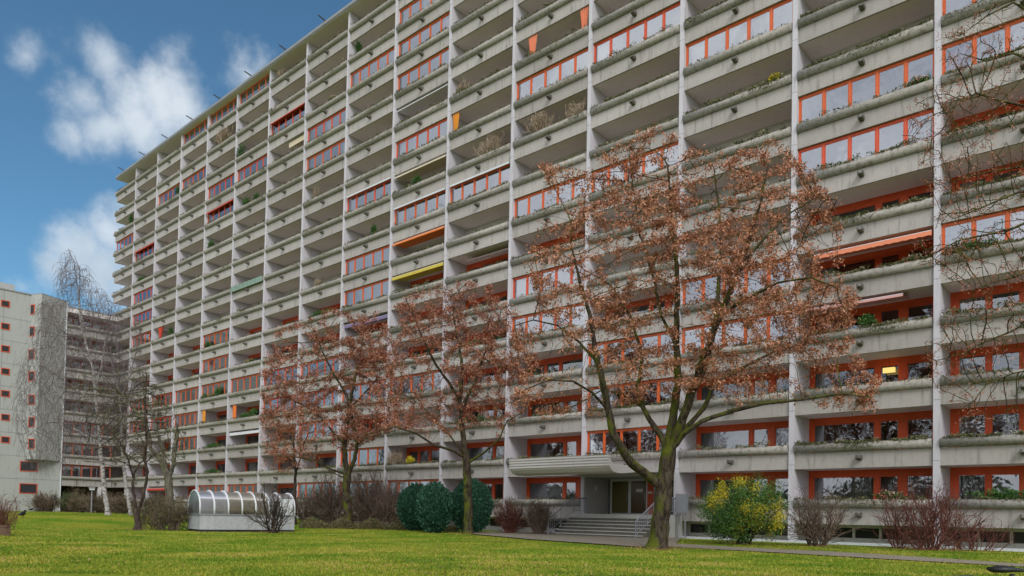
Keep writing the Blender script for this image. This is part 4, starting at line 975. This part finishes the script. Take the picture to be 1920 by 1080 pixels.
def bush(name, label, cat, px, depth, h, spread, n, twigm, leafm=None, nleaf=0, size=0.04, seed=1, forks=3, group=None, squash=None, base_r=0.15, tip=0.006, curve=0.25):
    rs = np.random.RandomState(seed); loc = gpt(px, depth)
    NN, pa = stems(rs, n, h, spread, tip, forks=forks, base_r=base_r, curve=curve)
    NN[:, 2] = np.where(NN[:, 2] > h*1.05, h*1.05-(NN[:, 2]-h*1.05)*0.2, NN[:, 2])
    rad = np.hypot(NN[:, 0], NN[:, 1]); lim = spread*1.05; f = np.where(rad > lim, (lim+(rad-lim)*0.25)/np.maximum(rad, 1e-6), 1); NN[:, 0] *= f; NN[:, 1] *= f
    r, ch = radii(NN, pa, tip)
    for i in range(len(NN)):
        if pa[i] >= 0: r[i] = min(r[i], r[pa[i]])
    T_ = empty(name, loc, 0, label, cat, group)
    link('branches', tree_mesh('branches', NN, pa, r, twigm), (0, 0, 0), T_)
    if leafm and nleaf:
        cc = rs.randint(0, len(NN), nleaf*3); cc = cc[(NN[cc, 2] > h*0.18)][:nleaf]
        C = NN[cc]+rs.normal(size=(len(cc), 3))*size*1.2
        link('foliage', arrmesh('foliage', quads(C, size, 1.7, 0, rs), 4, leafm), (0, 0, 0), T_)
    return T_
bush('bare_shrub', 'bare grey brown shrub of arching twigs under the balcony, right of the yellow green bush', 'shrub', 1535, 32.5, 2.5, 2.1, 34, 'brown_twig', seed=51, tip=0.007, forks=4, base_r=0.4)
bush('red_twig_shrub', 'wide tangle of dark red bare stems in front of the right hand concrete fin', 'shrub', 1745, 30.5, 3.1, 2.3, 34, 'red_twig', seed=52, tip=0.006, base_r=0.7)
bush('red_twig_shrub', 'low dense dark red thicket at the right, beside the taller tangle of red stems', 'shrub', 1815, 31.0, 1.5, 1.5, 46, 'red_twig', seed=53, tip=0.006, base_r=1.1)
bush('red_twig_shrub', 'thin upright red stemmed shrub just right of the bare grey shrub', 'shrub', 1685, 31.5, 2.8, 1.1, 13, 'red_twig', seed=54, tip=0.005, base_r=0.3)
bush('clipped_shrub', 'reddish brown clipped shrub left of its greener neighbour, left of the entrance railing', 'shrub', 957, 44.5, 2.1, 0.95, 90, 'red_twig', 'dull_leaf', 900, 0.035, 55, base_r=0.3)
bush('clipped_shrub', 'greenish clipped shrub right next to the left stair railing', 'shrub', 1010, 43.5, 2.1, 0.95, 90, 'brown_twig', 'dull_leaf', 2200, 0.035, 56, base_r=0.3)
bush('bare_shrub', 'bare dark shrub of leaning stems in front of the glass shelter', 'shrub', 508, 40.3, 2.6, 1.5, 18, 'bark_dark', seed=57, tip=0.008, base_r=0.5, forks=4, curve=0.15)
for i, (px, dp, h, s, lab) in enumerate([(575, 57, 3.0, 1.6, 'first bare brown bush right of the shelter, behind the low hedge'), (618, 55.5, 4.2, 1.8, 'tall bare brown bush directly left of the grey forked maple trunk'),
        (690, 54, 4.8, 2.0, 'tallest bare brown bush, right of the grey forked maple trunk'), (728, 53, 4.0, 1.6, 'bare brown bush left of the round conifers')]):
    bush('bare_bush', lab, 'shrub', px, dp, h, s, 30, 'brown_twig', 'dull_leaf', 500, 0.04, 60+i, base_r=0.5, tip=0.007)
for i, (px, dp, h, s, m1, nl, lab) in enumerate([(82, 84, 2.3, 2.3, 'brown_twig', 1500, 'round clipped bare bush against the foot of the grey tower'), (130, 88, 2.2, 1.6, 'brown_twig', 5000, 'dark green bush at the left end of the passage under the wing'),
        (152, 87, 2.0, 1.8, 'brown_twig', 3500, 'low green brown bush in the passage, left of the lamp post'), (186, 84, 2.3, 2.2, 'brown_twig', 2500, 'brown hedge bush behind the tall birch trunk'), (226, 82, 2.2, 2.2, 'brown_twig', 2500, 'brown hedge bush between the two birch trunks'),
        (292, 78, 2.3, 2.4, 'brown_twig', 2500, 'brown hedge bush behind the pollarded tree')]):
    bush('clipped_bush', lab, 'shrub', px, dp, h, s, 90, m1, 'dull_leaf' if i != 1 else 'potgreen', nl, 0.07, 70+i, base_r=s*0.35, tip=0.009, forks=3)
bush('evergreen_bush', 'loose leafy bush with bare brown twigs against the left end of the shelter', 'shrub', 318, 42.0, 1.9, 1.5, 60, 'brown_twig', 'dull_leaf', 5500, 0.05, 81, base_r=0.9)
bush('evergreen_bush', 'low green brown bush at the foot of the small dark tree', 'shrub', 288, 43.0, 1.3, 1.1, 40, 'brown_twig', 'dull_leaf', 3500, 0.05, 82, base_r=0.7)
bush('bare_shrub', 'purplish bare shrub growing from the planter at the left edge', 'shrub', 6, 30.0, 1.6, 0.42, 40, 'red_twig', 'dull_leaf', 300, 0.03, 83, base_r=0.2, tip=0.005)
# low hedge and ground cover behind the maples
rs = np.random.RandomState(90)
cp = []
for i in range(15000):
    px = rs.uniform(562, 860); P = gpt(px, rs.uniform(50, 52.5)-(px-562)*0.012); cp.append((P.x, P.y, P.z+rs.rand()*0.75*(0.7+0.3*math.sin(px*0.11))))
hl = gpt(700, 51)
hd = empty('low_hedge', hl, 0, 'low ragged hedge of brown and green leaves between the shelter and the round conifers', 'hedge')
link('foliage', arrmesh('foliage', quads(np.array(cp)-np.array(hl), 0.06, 1.6, 0, rs), 4, 'dull_leaf'), (0, 0, 0), hd)

# round conifers: lumpy crown of scale-leaf sprays round a dark core
def conifer(px, depth, rx, h, label, seed):
    rs = np.random.RandomState(seed); loc = gpt(px, depth); n = 15000
    d = rs.normal(size=(n, 3)); d /= np.linalg.norm(d, axis=1)[:, None]
    lump = 1+0.06*np.sin(d[:, 0]*7+seed)*np.sin(d[:, 2]*8+1)+0.05*np.sin(d[:, 1]*19+d[:, 0]*17+seed)*np.sin(d[:, 2]*21)
    rr_ = lump*(0.78+0.27*rs.rand(n)**0.7)
    prof_ = np.where(d[:, 2] < 0, 0.97, 1.0)
    C = d*np.array([rx, rx, h/2])*rr_[:, None]*prof_[:, None]; C[:, 2] += h/2; C = C[C[:, 2] > 0.03]
    n = len(C); out = (C-np.array([0, 0, h*0.4])); out /= np.linalg.norm(out, axis=1)[:, None]; out[:, 2] += 0.5
    a = out+rs.normal(size=(n, 3))*0.45; a /= np.linalg.norm(a, axis=1)[:, None]; b = np.cross(a, rs.normal(size=(n, 3))); b /= np.linalg.norm(b, axis=1)[:, None]
    s = 0.075*(0.5+1.0*rs.rand(n, 1)); V = np.stack([C-b*s*0.2, C+a*s*0.6-b*s*0.4, C+a*s*1.3, C+a*s*0.6+b*s*0.4], 1)
    T_ = empty('round_conifer', loc, 0, label, 'conifer', 'round blue green conifers')
    link('foliage', arrmesh('foliage', V, 4, 'conifer'), (0, 0, 0), T_)
    import bmesh
    bm = bmesh.new(); bmesh.ops.create_icosphere(bm, subdivisions=3, radius=1)
    for v in bm.verts:
        f = 0.76+0.05*math.sin(v.co.x*7+seed)*math.sin(v.co.z*8); v.co = Vector((v.co.x*rx*f, v.co.y*rx*f, h/2+v.co.z*h/2*f))
    me = bpy.data.meshes.new('inner_branches'); bm.to_mesh(me); me.materials.append(MATS['conifer']); link('inner_branches', me, (0, 0, 0), T_)
    MB().tube([(0, 0, -0.1), (0, 0, h*0.3)], 0.08, 8).build('trunk', 'bark_dark', T_)
conifer(779, 47.5, 1.10, 2.9, 'left round conifer, partly hidden behind its neighbour', 1)
conifer(815, 43.6, 1.02, 2.85, 'middle round conifer, tallest and foremost of three', 2)
conifer(884, 44.5, 1.20, 3.15, 'right round conifer, behind the middle maple trunk', 3)
# yellow green bush
rs = np.random.RandomState(95); loc = gpt(1393, 33.0); n = 26
YB = empty('variegated_bush', loc, 0, 'large leafy green bush with bright yellow patches in front of the ground floor balcony', 'shrub')
cen = []
for i in range(260):
    d = rs.normal(size=3); d /= np.linalg.norm(d); q = 0.35+0.65*rs.rand()**0.5; cen.append(np.array([d[0]*1.95*q, d[1]*1.5*q, 1.5+d[2]*1.42*q]))
cen = np.array(cen); cen = cen[cen[:, 2] > 0.15]
side = cen @ np.array([r0.x, r0.y, 0]); 
yel = ((side > -1.45) & (side < -0.8) & (cen[:, 2] > 1.65)) | ((np.abs(side-0.4) < 0.85) & (cen[:, 2] < 1.8) & (cen[:, 2] > 0.4) & (rs.rand(len(cen)) < 0.5)) | ((side > 1.0) & (cen[:, 2] < 1.9) & (rs.rand(len(cen)) < 0.4)) | ((np.abs(side+0.1) < 0.35) & (cen[:, 2] > 2.45))
front = cen @ np.array([f0.x, f0.y, 0]) < 0.5
yel = yel & front
def leafcloud(cs, k, sp, size, mat, nm, up=0.0):
    C = np.repeat(cs, k, 0)+rs.normal(size=(len(cs)*k, 3))*np.array([sp, sp, sp*1.25]); C = C[C[:, 2] > 0.04]
    link(nm, arrmesh(nm, quads(C, size, 1.8, -up, rs), 4, mat), (0, 0, 0), YB)
leafcloud(cen[~yel], 120, 0.18, 0.046, 'shrub_green', 'green_leaves', 0.5)
leafcloud(cen[yel], 120, 0.125, 0.042, 'shrub_yellow', 'yellow_leaves', 0.8)
NN, pa = stems(rs, 30, 2.6, 1.5, base_r=0.3); r, ch = radii(NN, pa, 0.008)
link('branches', tree_mesh('branches', NN, pa, r, 'bark_dark'), (0, 0, 0), YB)
# green shrubbery seen through the passage
bush('dense_shrub', 'dense green brown shrubbery seen through the passage under the wing', 'shrub', 160, 103, 5.2, 9, 160, 'brown_twig', 'dull_leaf', 22000, 0.16, 97, base_r=8, tip=0.014)

# ------------------------------------------------------------------ balcony plants
tv = []
for (k, r, z, inside) in cells:
    if not inside or (k == 2 and r == 0): continue
    rr = jit(k, r, 9); rs = np.random.RandomState(abs(k*91+r*7)+3)
    dens = rr.choice([0.3, 0.6, 1.0, 1.3]) * (1.3 if z < 55 else 0.8)
    n = int(650*dens*min(1.6, 55/z))
    x = rs.rand(n)*(BW-0.3)+0.12
    ph = rr.uniform(0, 6); keep = (np.sin(x*2.3+ph)+np.sin(x*5.1+ph*2)*0.6+rs.rand(n)*1.6) > 0.1; x = x[keep]; n = len(x)
    hgt = 0.11 if rr.random() < 0.75 else 0.2
    edge = rs.rand(n) < 0.6
    yy = np.where(edge, D-0.215+rs.rand(n)*0.05, D-0.18+rs.rand(n)*0.22)
    P = np.stack([fx(k+1)+x, yy, zr(r)+np.where(edge, 1.17, 1.215)+rs.rand(n)*hgt*(0.9+0.6*np.sin(x*3.3+ph))], 1)
    q = quads(P, 0.07 if z < 55 else 0.085, 1.7, -0.5, rs); tv.append(q)
    if rr.random() < 0.65:                             # growth trailing over the front lip
        m2 = int(260*min(1.5, 55/z)); c0 = rr.uniform(0, BW); wd = rr.uniform(0.8, 3.5); x = c0+rs.normal(size=m2)*wd*0.5; x = x[(x > 0.1) & (x < BW-0.15)]; dz = rs.rand(len(x))**1.6*0.26
        P = np.stack([fx(k+1)+x, D-0.235-0.04*np.minimum(1, dz*8), zr(r)+1.20-dz], 1); tv.append(quads(P, 0.055, 1.4, 0.6, rs))
tp = link('trough_plants', arrmesh('trough_plants', np.concatenate(tv), 4, 'trough')); tag(tp, 'moss, dry stems and low green plants growing along the planter troughs', 'plants', kind='stuff')

def bplant(k, led_r, t, kind, size, label, name='balcony_plant'):
    """a plant standing in the trough of ledge led_r of bay k at fraction t"""
    x = fx(k+1)+BW*t; z = zr(led_r)+1.2; rs = np.random.RandomState(abs(int(k*37+led_r*11+t*100))+1); loc = Vector((x, D-0.02, z))
    T_ = empty(name, loc, 0, label, 'plant', 'plants on the balconies')
    if kind == 'dry':
        NN, pa = stems(rs, int(26*size), size*0.9, size*1.1, seglen=0.1, base_r=size*0.6); NN[:, 1] = NN[:, 1]*0.3; r_, ch = radii(NN, pa, 0.007); NN[:, 2] = np.minimum(NN[:, 2], 1.35)
        link('stems', tree_mesh('stems', NN, pa, np.clip(r_, 0.012, 0.022), 'dry_plant'), (0, 0, 0), T_)
    else:
        n = int(900*min(size, 1.3)); d = rs.normal(size=(n, 3)); d /= np.linalg.norm(d, axis=1)[:, None]
        q = rs.rand(n)**0.45; sc = {'bush': (size*0.5, 0.28, size*0.42), 'tall': (size*0.28, 0.24, size*0.6), 'long': (size*0.9, 0.24, 0.28), 'hang': (size*0.5, 0.24, size*0.4), 'flower': (size*0.7, 0.2, 0.22), 'yellow': (size*0.45, 0.2, size*0.35)}[kind]
        C = d*q[:, None]*np.array(sc); C *= (1+0.3*np.sin(d[:, 0:1]*5+k)*np.sin(d[:, 2:3]*6)); C[:, 2] += sc[2]*(0.75 if kind != 'hang' else 0.1)
        mat = {'flower': 'potgreen', 'yellow': 'shrub_yellow'}.get(kind, 'potgreen')
        link('foliage', arrmesh('foliage', quads(C, 0.07, 1.6, 0, rs), 4, mat), (0, 0, 0), T_)
        if kind == 'flower':
            m_ = n//4; link('flowers', arrmesh('flowers', quads(C[:m_]+np.array([0, -0.05, 0.06]), 0.06, 1.1, 0, rs), 4, 'flower'), (0, 0, 0), T_)
        MB().tube([(0, 0, -0.12), (0, 0, sc[2]*0.7)], 0.02, 5).build('stem', 'bark_dark', T_)
for a in [
    (6, 14, 0.2, 'tall', 1.1, 'dark palm like plant on a balcony near the roof, left end of its bay'),
    (9, 13, 0.12, 'bush', 1.7, 'large dark green conifer spilling over a high balcony left of the sky line bend'),
    (9, 11, 0.35, 'bush', 1.1, 'left one of two round green plants on one balcony in the upper left'),
    (9, 11, 0.68, 'bush', 0.9, 'right one of two round green plants on one balcony in the upper left'),
    (10, 10, 0.2, 'bush', 1.2, 'bushy green plant below the bright red awning'),
    (5, 9, 0.45, 'bush', 1.0, 'bright green round plant under the cream awning'),
    (6, 8, 0.65, 'tall', 0.9, 'pale spiky plant on a balcony above two glazed bays'),
    (7, 13, 0.65, 'flower', 1.0, 'flowering balcony plants with pale pink blooms near the roof'),
    (10, 4, 0.15, 'hang', 1.2, 'left green plant hanging over the glazed balcony above the shelter'),
    (10, 4, 0.65, 'bush', 1.3, 'right green plant in front of the glazed balcony above the shelter'),
    (10, 4, 0.4, 'flower', 0.9, 'reddish flowers between two green plants above the shelter'),
    (9, 3, 0.55, 'long', 1.3, 'low spreading green plants beside the orange curtain above the shelter'),
    (9, 3, 0.8, 'bush', 1.2, 'dark green bush at the right end of the balcony with the orange curtain'),
    (10, 2, 0.5, 'long', 1.8, 'flat green trough plants with pale flowers two rows above the shelter'),
    (10, 1, 0.5, 'long', 2.0, 'yellowish trough plants one row above the shelter'),
    (13, 10, 0.4, 'long', 1.6, 'leafy green yellow plants on a balcony near the far left end of the building'),
    (14, 13, 0.8, 'tall', 1.3, 'tall green climber on the end balcony near the roof'),
    (14, 7, 0.1, 'bush', 1.6, 'green bush where the wing meets the long building'),
    (12, 7, 0.8, 'tall', 1.0, 'small conifer on a mid height balcony at the far left'),
    (12, 13, 0.9, 'tall', 1.2, 'thin climbing plant by a fin near the top far left'),
    (10, 6, 0.2, 'bush', 1.0, 'green plant at the left end of a glazed balcony left of the maples'),
    (9, 5, 0.6, 'flower', 1.2, 'autumn coloured plants on a balcony left of the maples'),
    (7, 6, 0.5, 'long', 2.0, 'long brown green planting along a balcony above the left maple'),
    (5, 1, 0.45, 'yellow', 1.0, 'bright yellow flowering plant on the first floor between the maples'),
    (4, 4, 0.5, 'long', 2.6, 'dense green hedge planting filling a balcony behind the middle maple'),
    (4, 2, 0.5, 'long', 2.8, 'green brown hedge planting on the balcony right of the middle maple trunk'),
    (0, 7, 0.9, 'flower', 0.8, 'reddish flowering plant at the right end of the large glazed balcony, upper right'),
    (0, 3, 0.55, 'bush', 0.9, 'small potted tree on the balcony with the rolled up pink awning'),
    (0, 0, 0.72, 'flower', 1.0, 'pink flowering plants on the ground floor balcony behind the red shrubs'),
    (-1, 4, 0.2, 'long', 1.2, 'low conifer on the balcony beyond the right hand fin'),
    (-1, 4, 0.62, 'bush', 1.2, 'dark green shrub at the right edge balcony beyond the fin'),
    (-1, 0, 0.4, 'long', 1.6, 'small green plants on the ground floor balcony at the right edge'),
    (1, 8, 0.85, 'yellow', 0.7, 'small yellow flowering plants on an upper balcony near the top right'),
    (7, 10, 0.3, 'dry', 0.9, 'dry plants on a balcony with loose cloth, upper middle left'),
    (7, 7, 0.4, 'dry', 0.9, 'low dry tangle on a balcony in the middle left'),
    (3, 9, 0.35, 'dry', 1.5, 'big pale dry bush on a balcony above the large maple'),
    (3, 9, 0.85, 'dry', 1.1, 'dark dry bush at the right end of the balcony above the large maple'),
    (4, 9, 0.65, 'dry', 1.4, 'tall dry stems on the balcony below the amber curtain'),
    (4, 11, 0.2, 'dry', 1.0, 'dry grassy stems on an upper balcony in the middle'),
    (8, 15, 0.3, 'dry', 0.9, 'dry reddish plants on the top floor balcony, middle left'),
    (10, 14, 0.55, 'dry', 1.9, 'wide mass of yellow brown dry climbers on a top balcony'),
    (5, 1, 0.15, 'dry', 1.3, 'tall ornamental grass on the first floor, left of the yellow flowers'),
    (12, 4, 0.3, 'dry', 1.2, 'dry plants on a low balcony behind the bare trees'),
    (11, 13, 0.4, 'dry', 0.9, 'pale dry plants on an upper balcony at the far left')]: bplant(*a)

# hanging curtains on open balconies
def hanging(k, r, x0, x1, mat, label, ga=0.55):
    loc = Vector((fx(k+1)+(x0+x1)/2, D+0.1, zr(r-1)+1.2)); h = (x1-x0)/2
    o = curtain_mb(-h, h, 0, 0.0, 1.5, 0.05, 0.16, ga).build('balcony_curtain', mat, None, loc); tag(o, label, 'curtain')
hanging(3, 12, 1.0, 1.8, 'cloth_salmon', 'gathered orange curtain, left of the pair on one upper balcony')
hanging(3, 12, 5.4, 6.1, 'cloth_salmon', 'gathered orange curtain, right of the pair on one upper balcony')
hanging(4, 11, 0.1, 0.8, 'cloth_amber', 'amber curtain tied at the left end of an upper balcony')
hanging(10, 4, 0.3, 1.0, 'cloth_amber', 'amber curtain on a low balcony above the left end of the shelter', 0.2)
hanging(9, 4, 0.5, 1.2, 'cloth_orange', 'orange curtain on the balcony right of the amber one above the shelter', 0.2)
hanging(12, 8, 1.2, 2.6, 'cloth_red', 'red curtain on a balcony at the far left', 0.7)
# green privacy screen in front of one ledge
mb = MB(); n = 40
mb.add([(BW*i/n, -0.30+0.02*math.sin(i*1.3), z) for i in range(n+1) for z in (0.75, 1.30)], [(2*i, 2*i+2, 2*i+3, 2*i+1) for i in range(n)])
tag(mb.build('green_screen', 'cloth_green', None, Vector((fx(10), D, zr(8)))), 'green fabric screen fixed along one planter trough, left of the maples', 'screen')
# lit lamp behind a second floor window
m_, t_, b_ = new_mat('lamp_glow'); b_.inputs['Emission Color'].default_value = (1, 0.72, 0.22, 1); b_.inputs['Emission Strength'].default_value = 0.4; b_.inputs['Base Color'].default_value = (0.8, 0.6, 0.2, 1)
lp = hit_plane(1667, 694, (0, D+1.7, 0), Vector((0, 1, 0)))
LM = empty('hanging_lamp', lp, 0, 'small lit yellow lamp hanging on the balcony left of the right hand fin', 'lamp')
MB().box(-0.27, 0.27, -0.08, 0.08, -0.12, 0.12).build('lamp_shade', 'lamp_glow', LM)
MB().tube([(0, 0, 0.12), (0, 0, max(0.3, zr(3)-lp.z+0.02))], 0.01, 5).build('cord', 'black', LM)

# ------------------------------------------------------------------ small things on the lawn
P = gpt(171, 82); LP = empty('street_lamp', P, 0, 'small square headed lamp post in front of the passage under the wing', 'lamp post')
MB().tube([(0, 0, -0.1), (0, 0, 2.5)], 0.06, 8).build('post', 'greymetal', LP); MB().box(-0.2, 0.2, -0.2, 0.2, 2.5, 2.72).box(-0.26, 0.26, -0.26, 0.26, 2.72, 2.78).build('lamp_head', 'whitemetal', LP)
P = gpt(102, 83); LP = empty('garden_tap_post', P, 0, 'thin dark post with a small box head by the grey tower', 'post')
MB().tube([(0, 0, -0.1), (0, 0, 1.6)], 0.04, 8).build('post', 'darkmetal', LP); MB().box(-0.15, 0.15, -0.1, 0.1, 1.45, 1.8).tube([(-0.1, 0, 1.8), (-0.1, 0, 2.0)], 0.02, 6).build('head', 'darkmetal', LP)
P = gpt(4, 30); PL = empty('wooden_planter', P, 0, 'dark slatted wooden planter box at the left edge of the lawn', 'planter')
mb = MB()
for q in range(4): mb.box(-0.25, 0.25, -0.25, 0.25, 0.02+q*0.11, 0.12+q*0.11)
mb.build('box', 'timber', PL); MB().box(-0.22, 0.22, -0.22, 0.22, 0.1, 0.452).build('soil', 'soil', PL)
bpy.data.objects['wooden_planter'].location.z -= 0.02
def bird(px, py, depth, size, ang, label, grp=None):
    P = gpt(px, depth); o = empty('crow', P, ang, label, 'bird', grp)
    mb = MB(); pts = [(-0.30, 0, 0.10), (-0.16, 0, 0.115), (-0.10, 0, 0.13), (-0.02, 0, 0.14), (0.06, 0, 0.155), (0.11, 0, 0.19), (0.145, 0, 0.225), (0.175, 0, 0.232), (0.20, 0, 0.228), (0.25, 0, 0.218)]
    rr_ = [0.012, 0.03, 0.052, 0.068, 0.06, 0.040, 0.036, 0.030, 0.013, 0.003]
    mb.tube([(x*size, y*size, z*size) for x, y, z in pts], [q*size for q in rr_], 10)
    mb.build('body', 'black', o, smooth=True)
    for s in (-1, 1):
        MB().tube([(0.0, s*0.025*size, 0.10*size), (0.01*size, s*0.028*size, 0.0)], 0.006*size, 5).build('leg', 'black', o)
        MB().add([(0.06*size, s*0.06*size, 0.17*size), (-0.05*size, s*0.075*size, 0.16*size), (-0.22*size, s*0.04*size, 0.12*size), (-0.06*size, s*0.07*size, 0.11*size), (0.04*size, s*0.064*size, 0.12*size)], [(0, 1, 2, 3, 4)]).build('wing', 'black', o)
bird(43, 971, 48, 2.1, 2.5, 'black crow on the lawn nearest the left edge')
bird(58, 957, 78, 1.6, 0.5, 'small black bird on the lawn below the tower window')
bird(70, 956, 80, 1.5, 1.0, 'small black bird at the foot of the round bush by the tower')
bird(155, 961, 70, 1.5, 2.0, 'small black bird on the lawn near the lamp post')
# bicycle, only saddle and rack reach into the bottom right corner
Pb_ = at(1897, 1068, 4.7); BZ = 0.0
BI = empty('bicycle', (Pb_.x, Pb_.y, 0.0), math.atan2(r0.y, r0.x), 'dark bicycle parked at the bottom right corner, only its saddle and rack in view', 'bicycle')
BI.location.z = float(gz(Pb_.x, Pb_.y)); sz = Pb_.z-BI.location.z
MB().tube([(-0.13, 0, sz-0.01), (-0.06, 0, sz+0.005), (0.03, 0, sz-0.005), (0.15, 0, sz-0.02)], [0.05, 0.07, 0.04, 0.018], 10).build('saddle', 'black', BI, smooth=True)
for v in bpy.data.objects['saddle'].data.vertices: v.co.z = sz+(v.co.z-sz)*0.35
MB().tube([(0, 0, sz-0.03), (0.12, 0, 0.42)], 0.016, 8).tube([(0.12, 0, 0.36), (0.60, 0, 0.85)], 0.018, 8).tube([(0.03, 0, sz-0.18), (0.58, 0, 0.80)], 0.016, 8).tube([(0.12, 0, 0.36), (-0.32, 0, 0.34)], 0.012, 8).tube([(0.02, 0, sz-0.15), (-0.32, 0, 0.34)], 0.01, 8).tube([(0.6, 0, 0.85), (0.72, 0, 0.36)], 0.014, 8).build('frame', 'darkmetal', BI)
MB().tube([(0.56, 0, 0.85), (0.55, 0, 0.98), (0.5, 0, 1.0)], 0.014, 8).tube([(0.42, 0.28, 0.96), (0.5, 0.1, 1.0), (0.5, -0.1, 1.0), (0.42, -0.28, 0.96)], 0.012, 8).build('handlebar', 'darkmetal', BI)
for x in (-0.32, 0.72):
    wpt = [(x+0.34*math.cos(a*math.pi/12), 0, 0.345+0.34*math.sin(a*math.pi/12)) for a in range(25)]
    wo_ = MB().tube([(x, -0.04, 0.345), (x, 0.04, 0.345)], 0.02, 8).build('wheel', 'greymetal', BI)
    MB().tube(wpt, 0.02, 6, cap=False).build('tyre', 'black', wo_)
    sp_ = MB()
    for a in range(14): sp_.tube([(x, 0, 0.345), (x+0.32*math.cos(a*0.449), 0, 0.345+0.32*math.sin(a*0.449))], 0.0015, 3)
    sp_.build('spokes', 'greymetal', wo_)
rk = MB()
for y in (-0.06, 0.0, 0.06): rk.tube([(-0.12, y, sz-0.12), (-0.22, y, sz-0.05), (-0.36, y, sz-0.06), (-0.48, y, sz-0.09)], 0.008, 6)
rk.tube([(-0.12, -0.07, sz-0.12), (-0.12, 0.07, sz-0.12)], 0.008, 6).tube([(-0.48, -0.07, sz-0.09), (-0.48, 0.07, sz-0.09)], 0.008, 6).tube([(-0.35, 0.06, sz-0.06), (-0.32, 0.05, 0.36)], 0.006, 6)
rk.build('rack', 'darkmetal', BI)

# ------------------------------------------------------------------ grass blades and fallen leaves
rs = np.random.RandomState(77); n = 230000
dd = 13.5/(1-rs.rand(n)*(1-13.5/75)); uu = rs.rand(n)*2060-70
PX = f0.x*dd+r0.x*(uu-960)/F*dd; PY = f0.y*dd+r0.y*(uu-960)/F*dd
ok = (PY < D-2.2) & (PX > -103)
pathA = on_ground(1262, 1023); pathB = on_ground(1920, 1060); pv = pathB-pathA; pl_ = math.hypot(pv.x, pv.y)
dist = np.abs((PX-pathA.x)*pv.y-(PY-pathA.y)*pv.x)/pl_; along = ((PX-pathA.x)*pv.x+(PY-pathA.y)*pv.y)/pl_
ok &= ~((dist < 0.75) & (along > -0.5))
fa = on_ground(1000, 998); fb = on_ground(1262, 1026); fc = on_ground(880, 1002); fd = on_ground(1290, 1003)
fu = 960+F*(PX*r0.x+PY*r0.y)/(PX*f0.x+PY*f0.y); hz = 967+0.0203*(fu-960); fv = hz+F*(EYE-gz(PX, PY))/dd
ok &= ~((fu > 880) & (fu < 1275) & (fv < np.interp(fu, [880, 1000, 1100, 1200, 1262], [1002, 1013, 1020, 1027, 1026])))
PX, PY, dd = PX[ok], PY[ok], dd[ok]; n = len(PX); C = np.stack([PX, PY, gz(PX, PY)-0.005], 1)
a = rs.rand(n)*2*np.pi; wv = np.stack([np.cos(a), np.sin(a), np.zeros(n)], 1)*(0.006+0.00045*dd)[:, None]; tipv = np.stack([rs.normal(size=n)*0.022, rs.normal(size=n)*0.022, 0.018+0.045*rs.rand(n)**2], 1)
g = link('grass', arrmesh('grass', np.stack([C-wv, C+wv, C+tipv], 1), 3, 'grassblade')); tag(g, 'short green and yellowish grass of the lawn', 'grass', kind='stuff')
n = 9000; dd = 14/(1-rs.rand(n)*(1-14/60)); uu = rs.rand(n)*2000-40
PX = f0.x*dd+r0.x*(uu-960)/F*dd; PY = f0.y*dd+r0.y*(uu-960)/F*dd; ok = PY < D-1; PX, PY = PX[ok], PY[ok]; nn_ = np.sin(PX*0.5+1)*np.cos(PY*0.6)+np.sin(PX*0.23+PY*0.31); ok = rs.rand(len(PX)) < np.clip(0.25+0.5*nn_, 0.06, 1); PX, PY = PX[ok], PY[ok]
for (bx_, bd_, br_, bn_) in ((1234, 29, 2.6, 1500), (879, 42, 2.0, 600), (655, 50, 2.0, 600), (260, 40, 1.2, 300), (1745, 30.5, 2.6, 900), (1535, 32.5, 1.6, 400), (1393, 33, 2.0, 500), (508, 40.3, 1.2, 200)):
    P = gpt(bx_, bd_); aa = rs.rand(bn_)*2*np.pi; rr2 = np.abs(rs.normal(size=bn_))*br_*0.5
    PX = np.concatenate([PX, P.x+rr2*np.cos(aa)]); PY = np.concatenate([PY, P.y+rr2*np.sin(aa)])
Q = quads(np.stack([PX, PY, gz(PX, PY)+0.05], 1), 0.032, 1.3, 0, rs); Q[:, :, 2] = np.maximum(Q[:, :, 2], (gz(PX, PY)+0.035)[:, None])
tag(link('fallen_leaves', arrmesh('fallen_leaves', Q, 4, 'fallen')), 'dry brown leaves scattered over the lawn', 'leaves', kind='stuff')
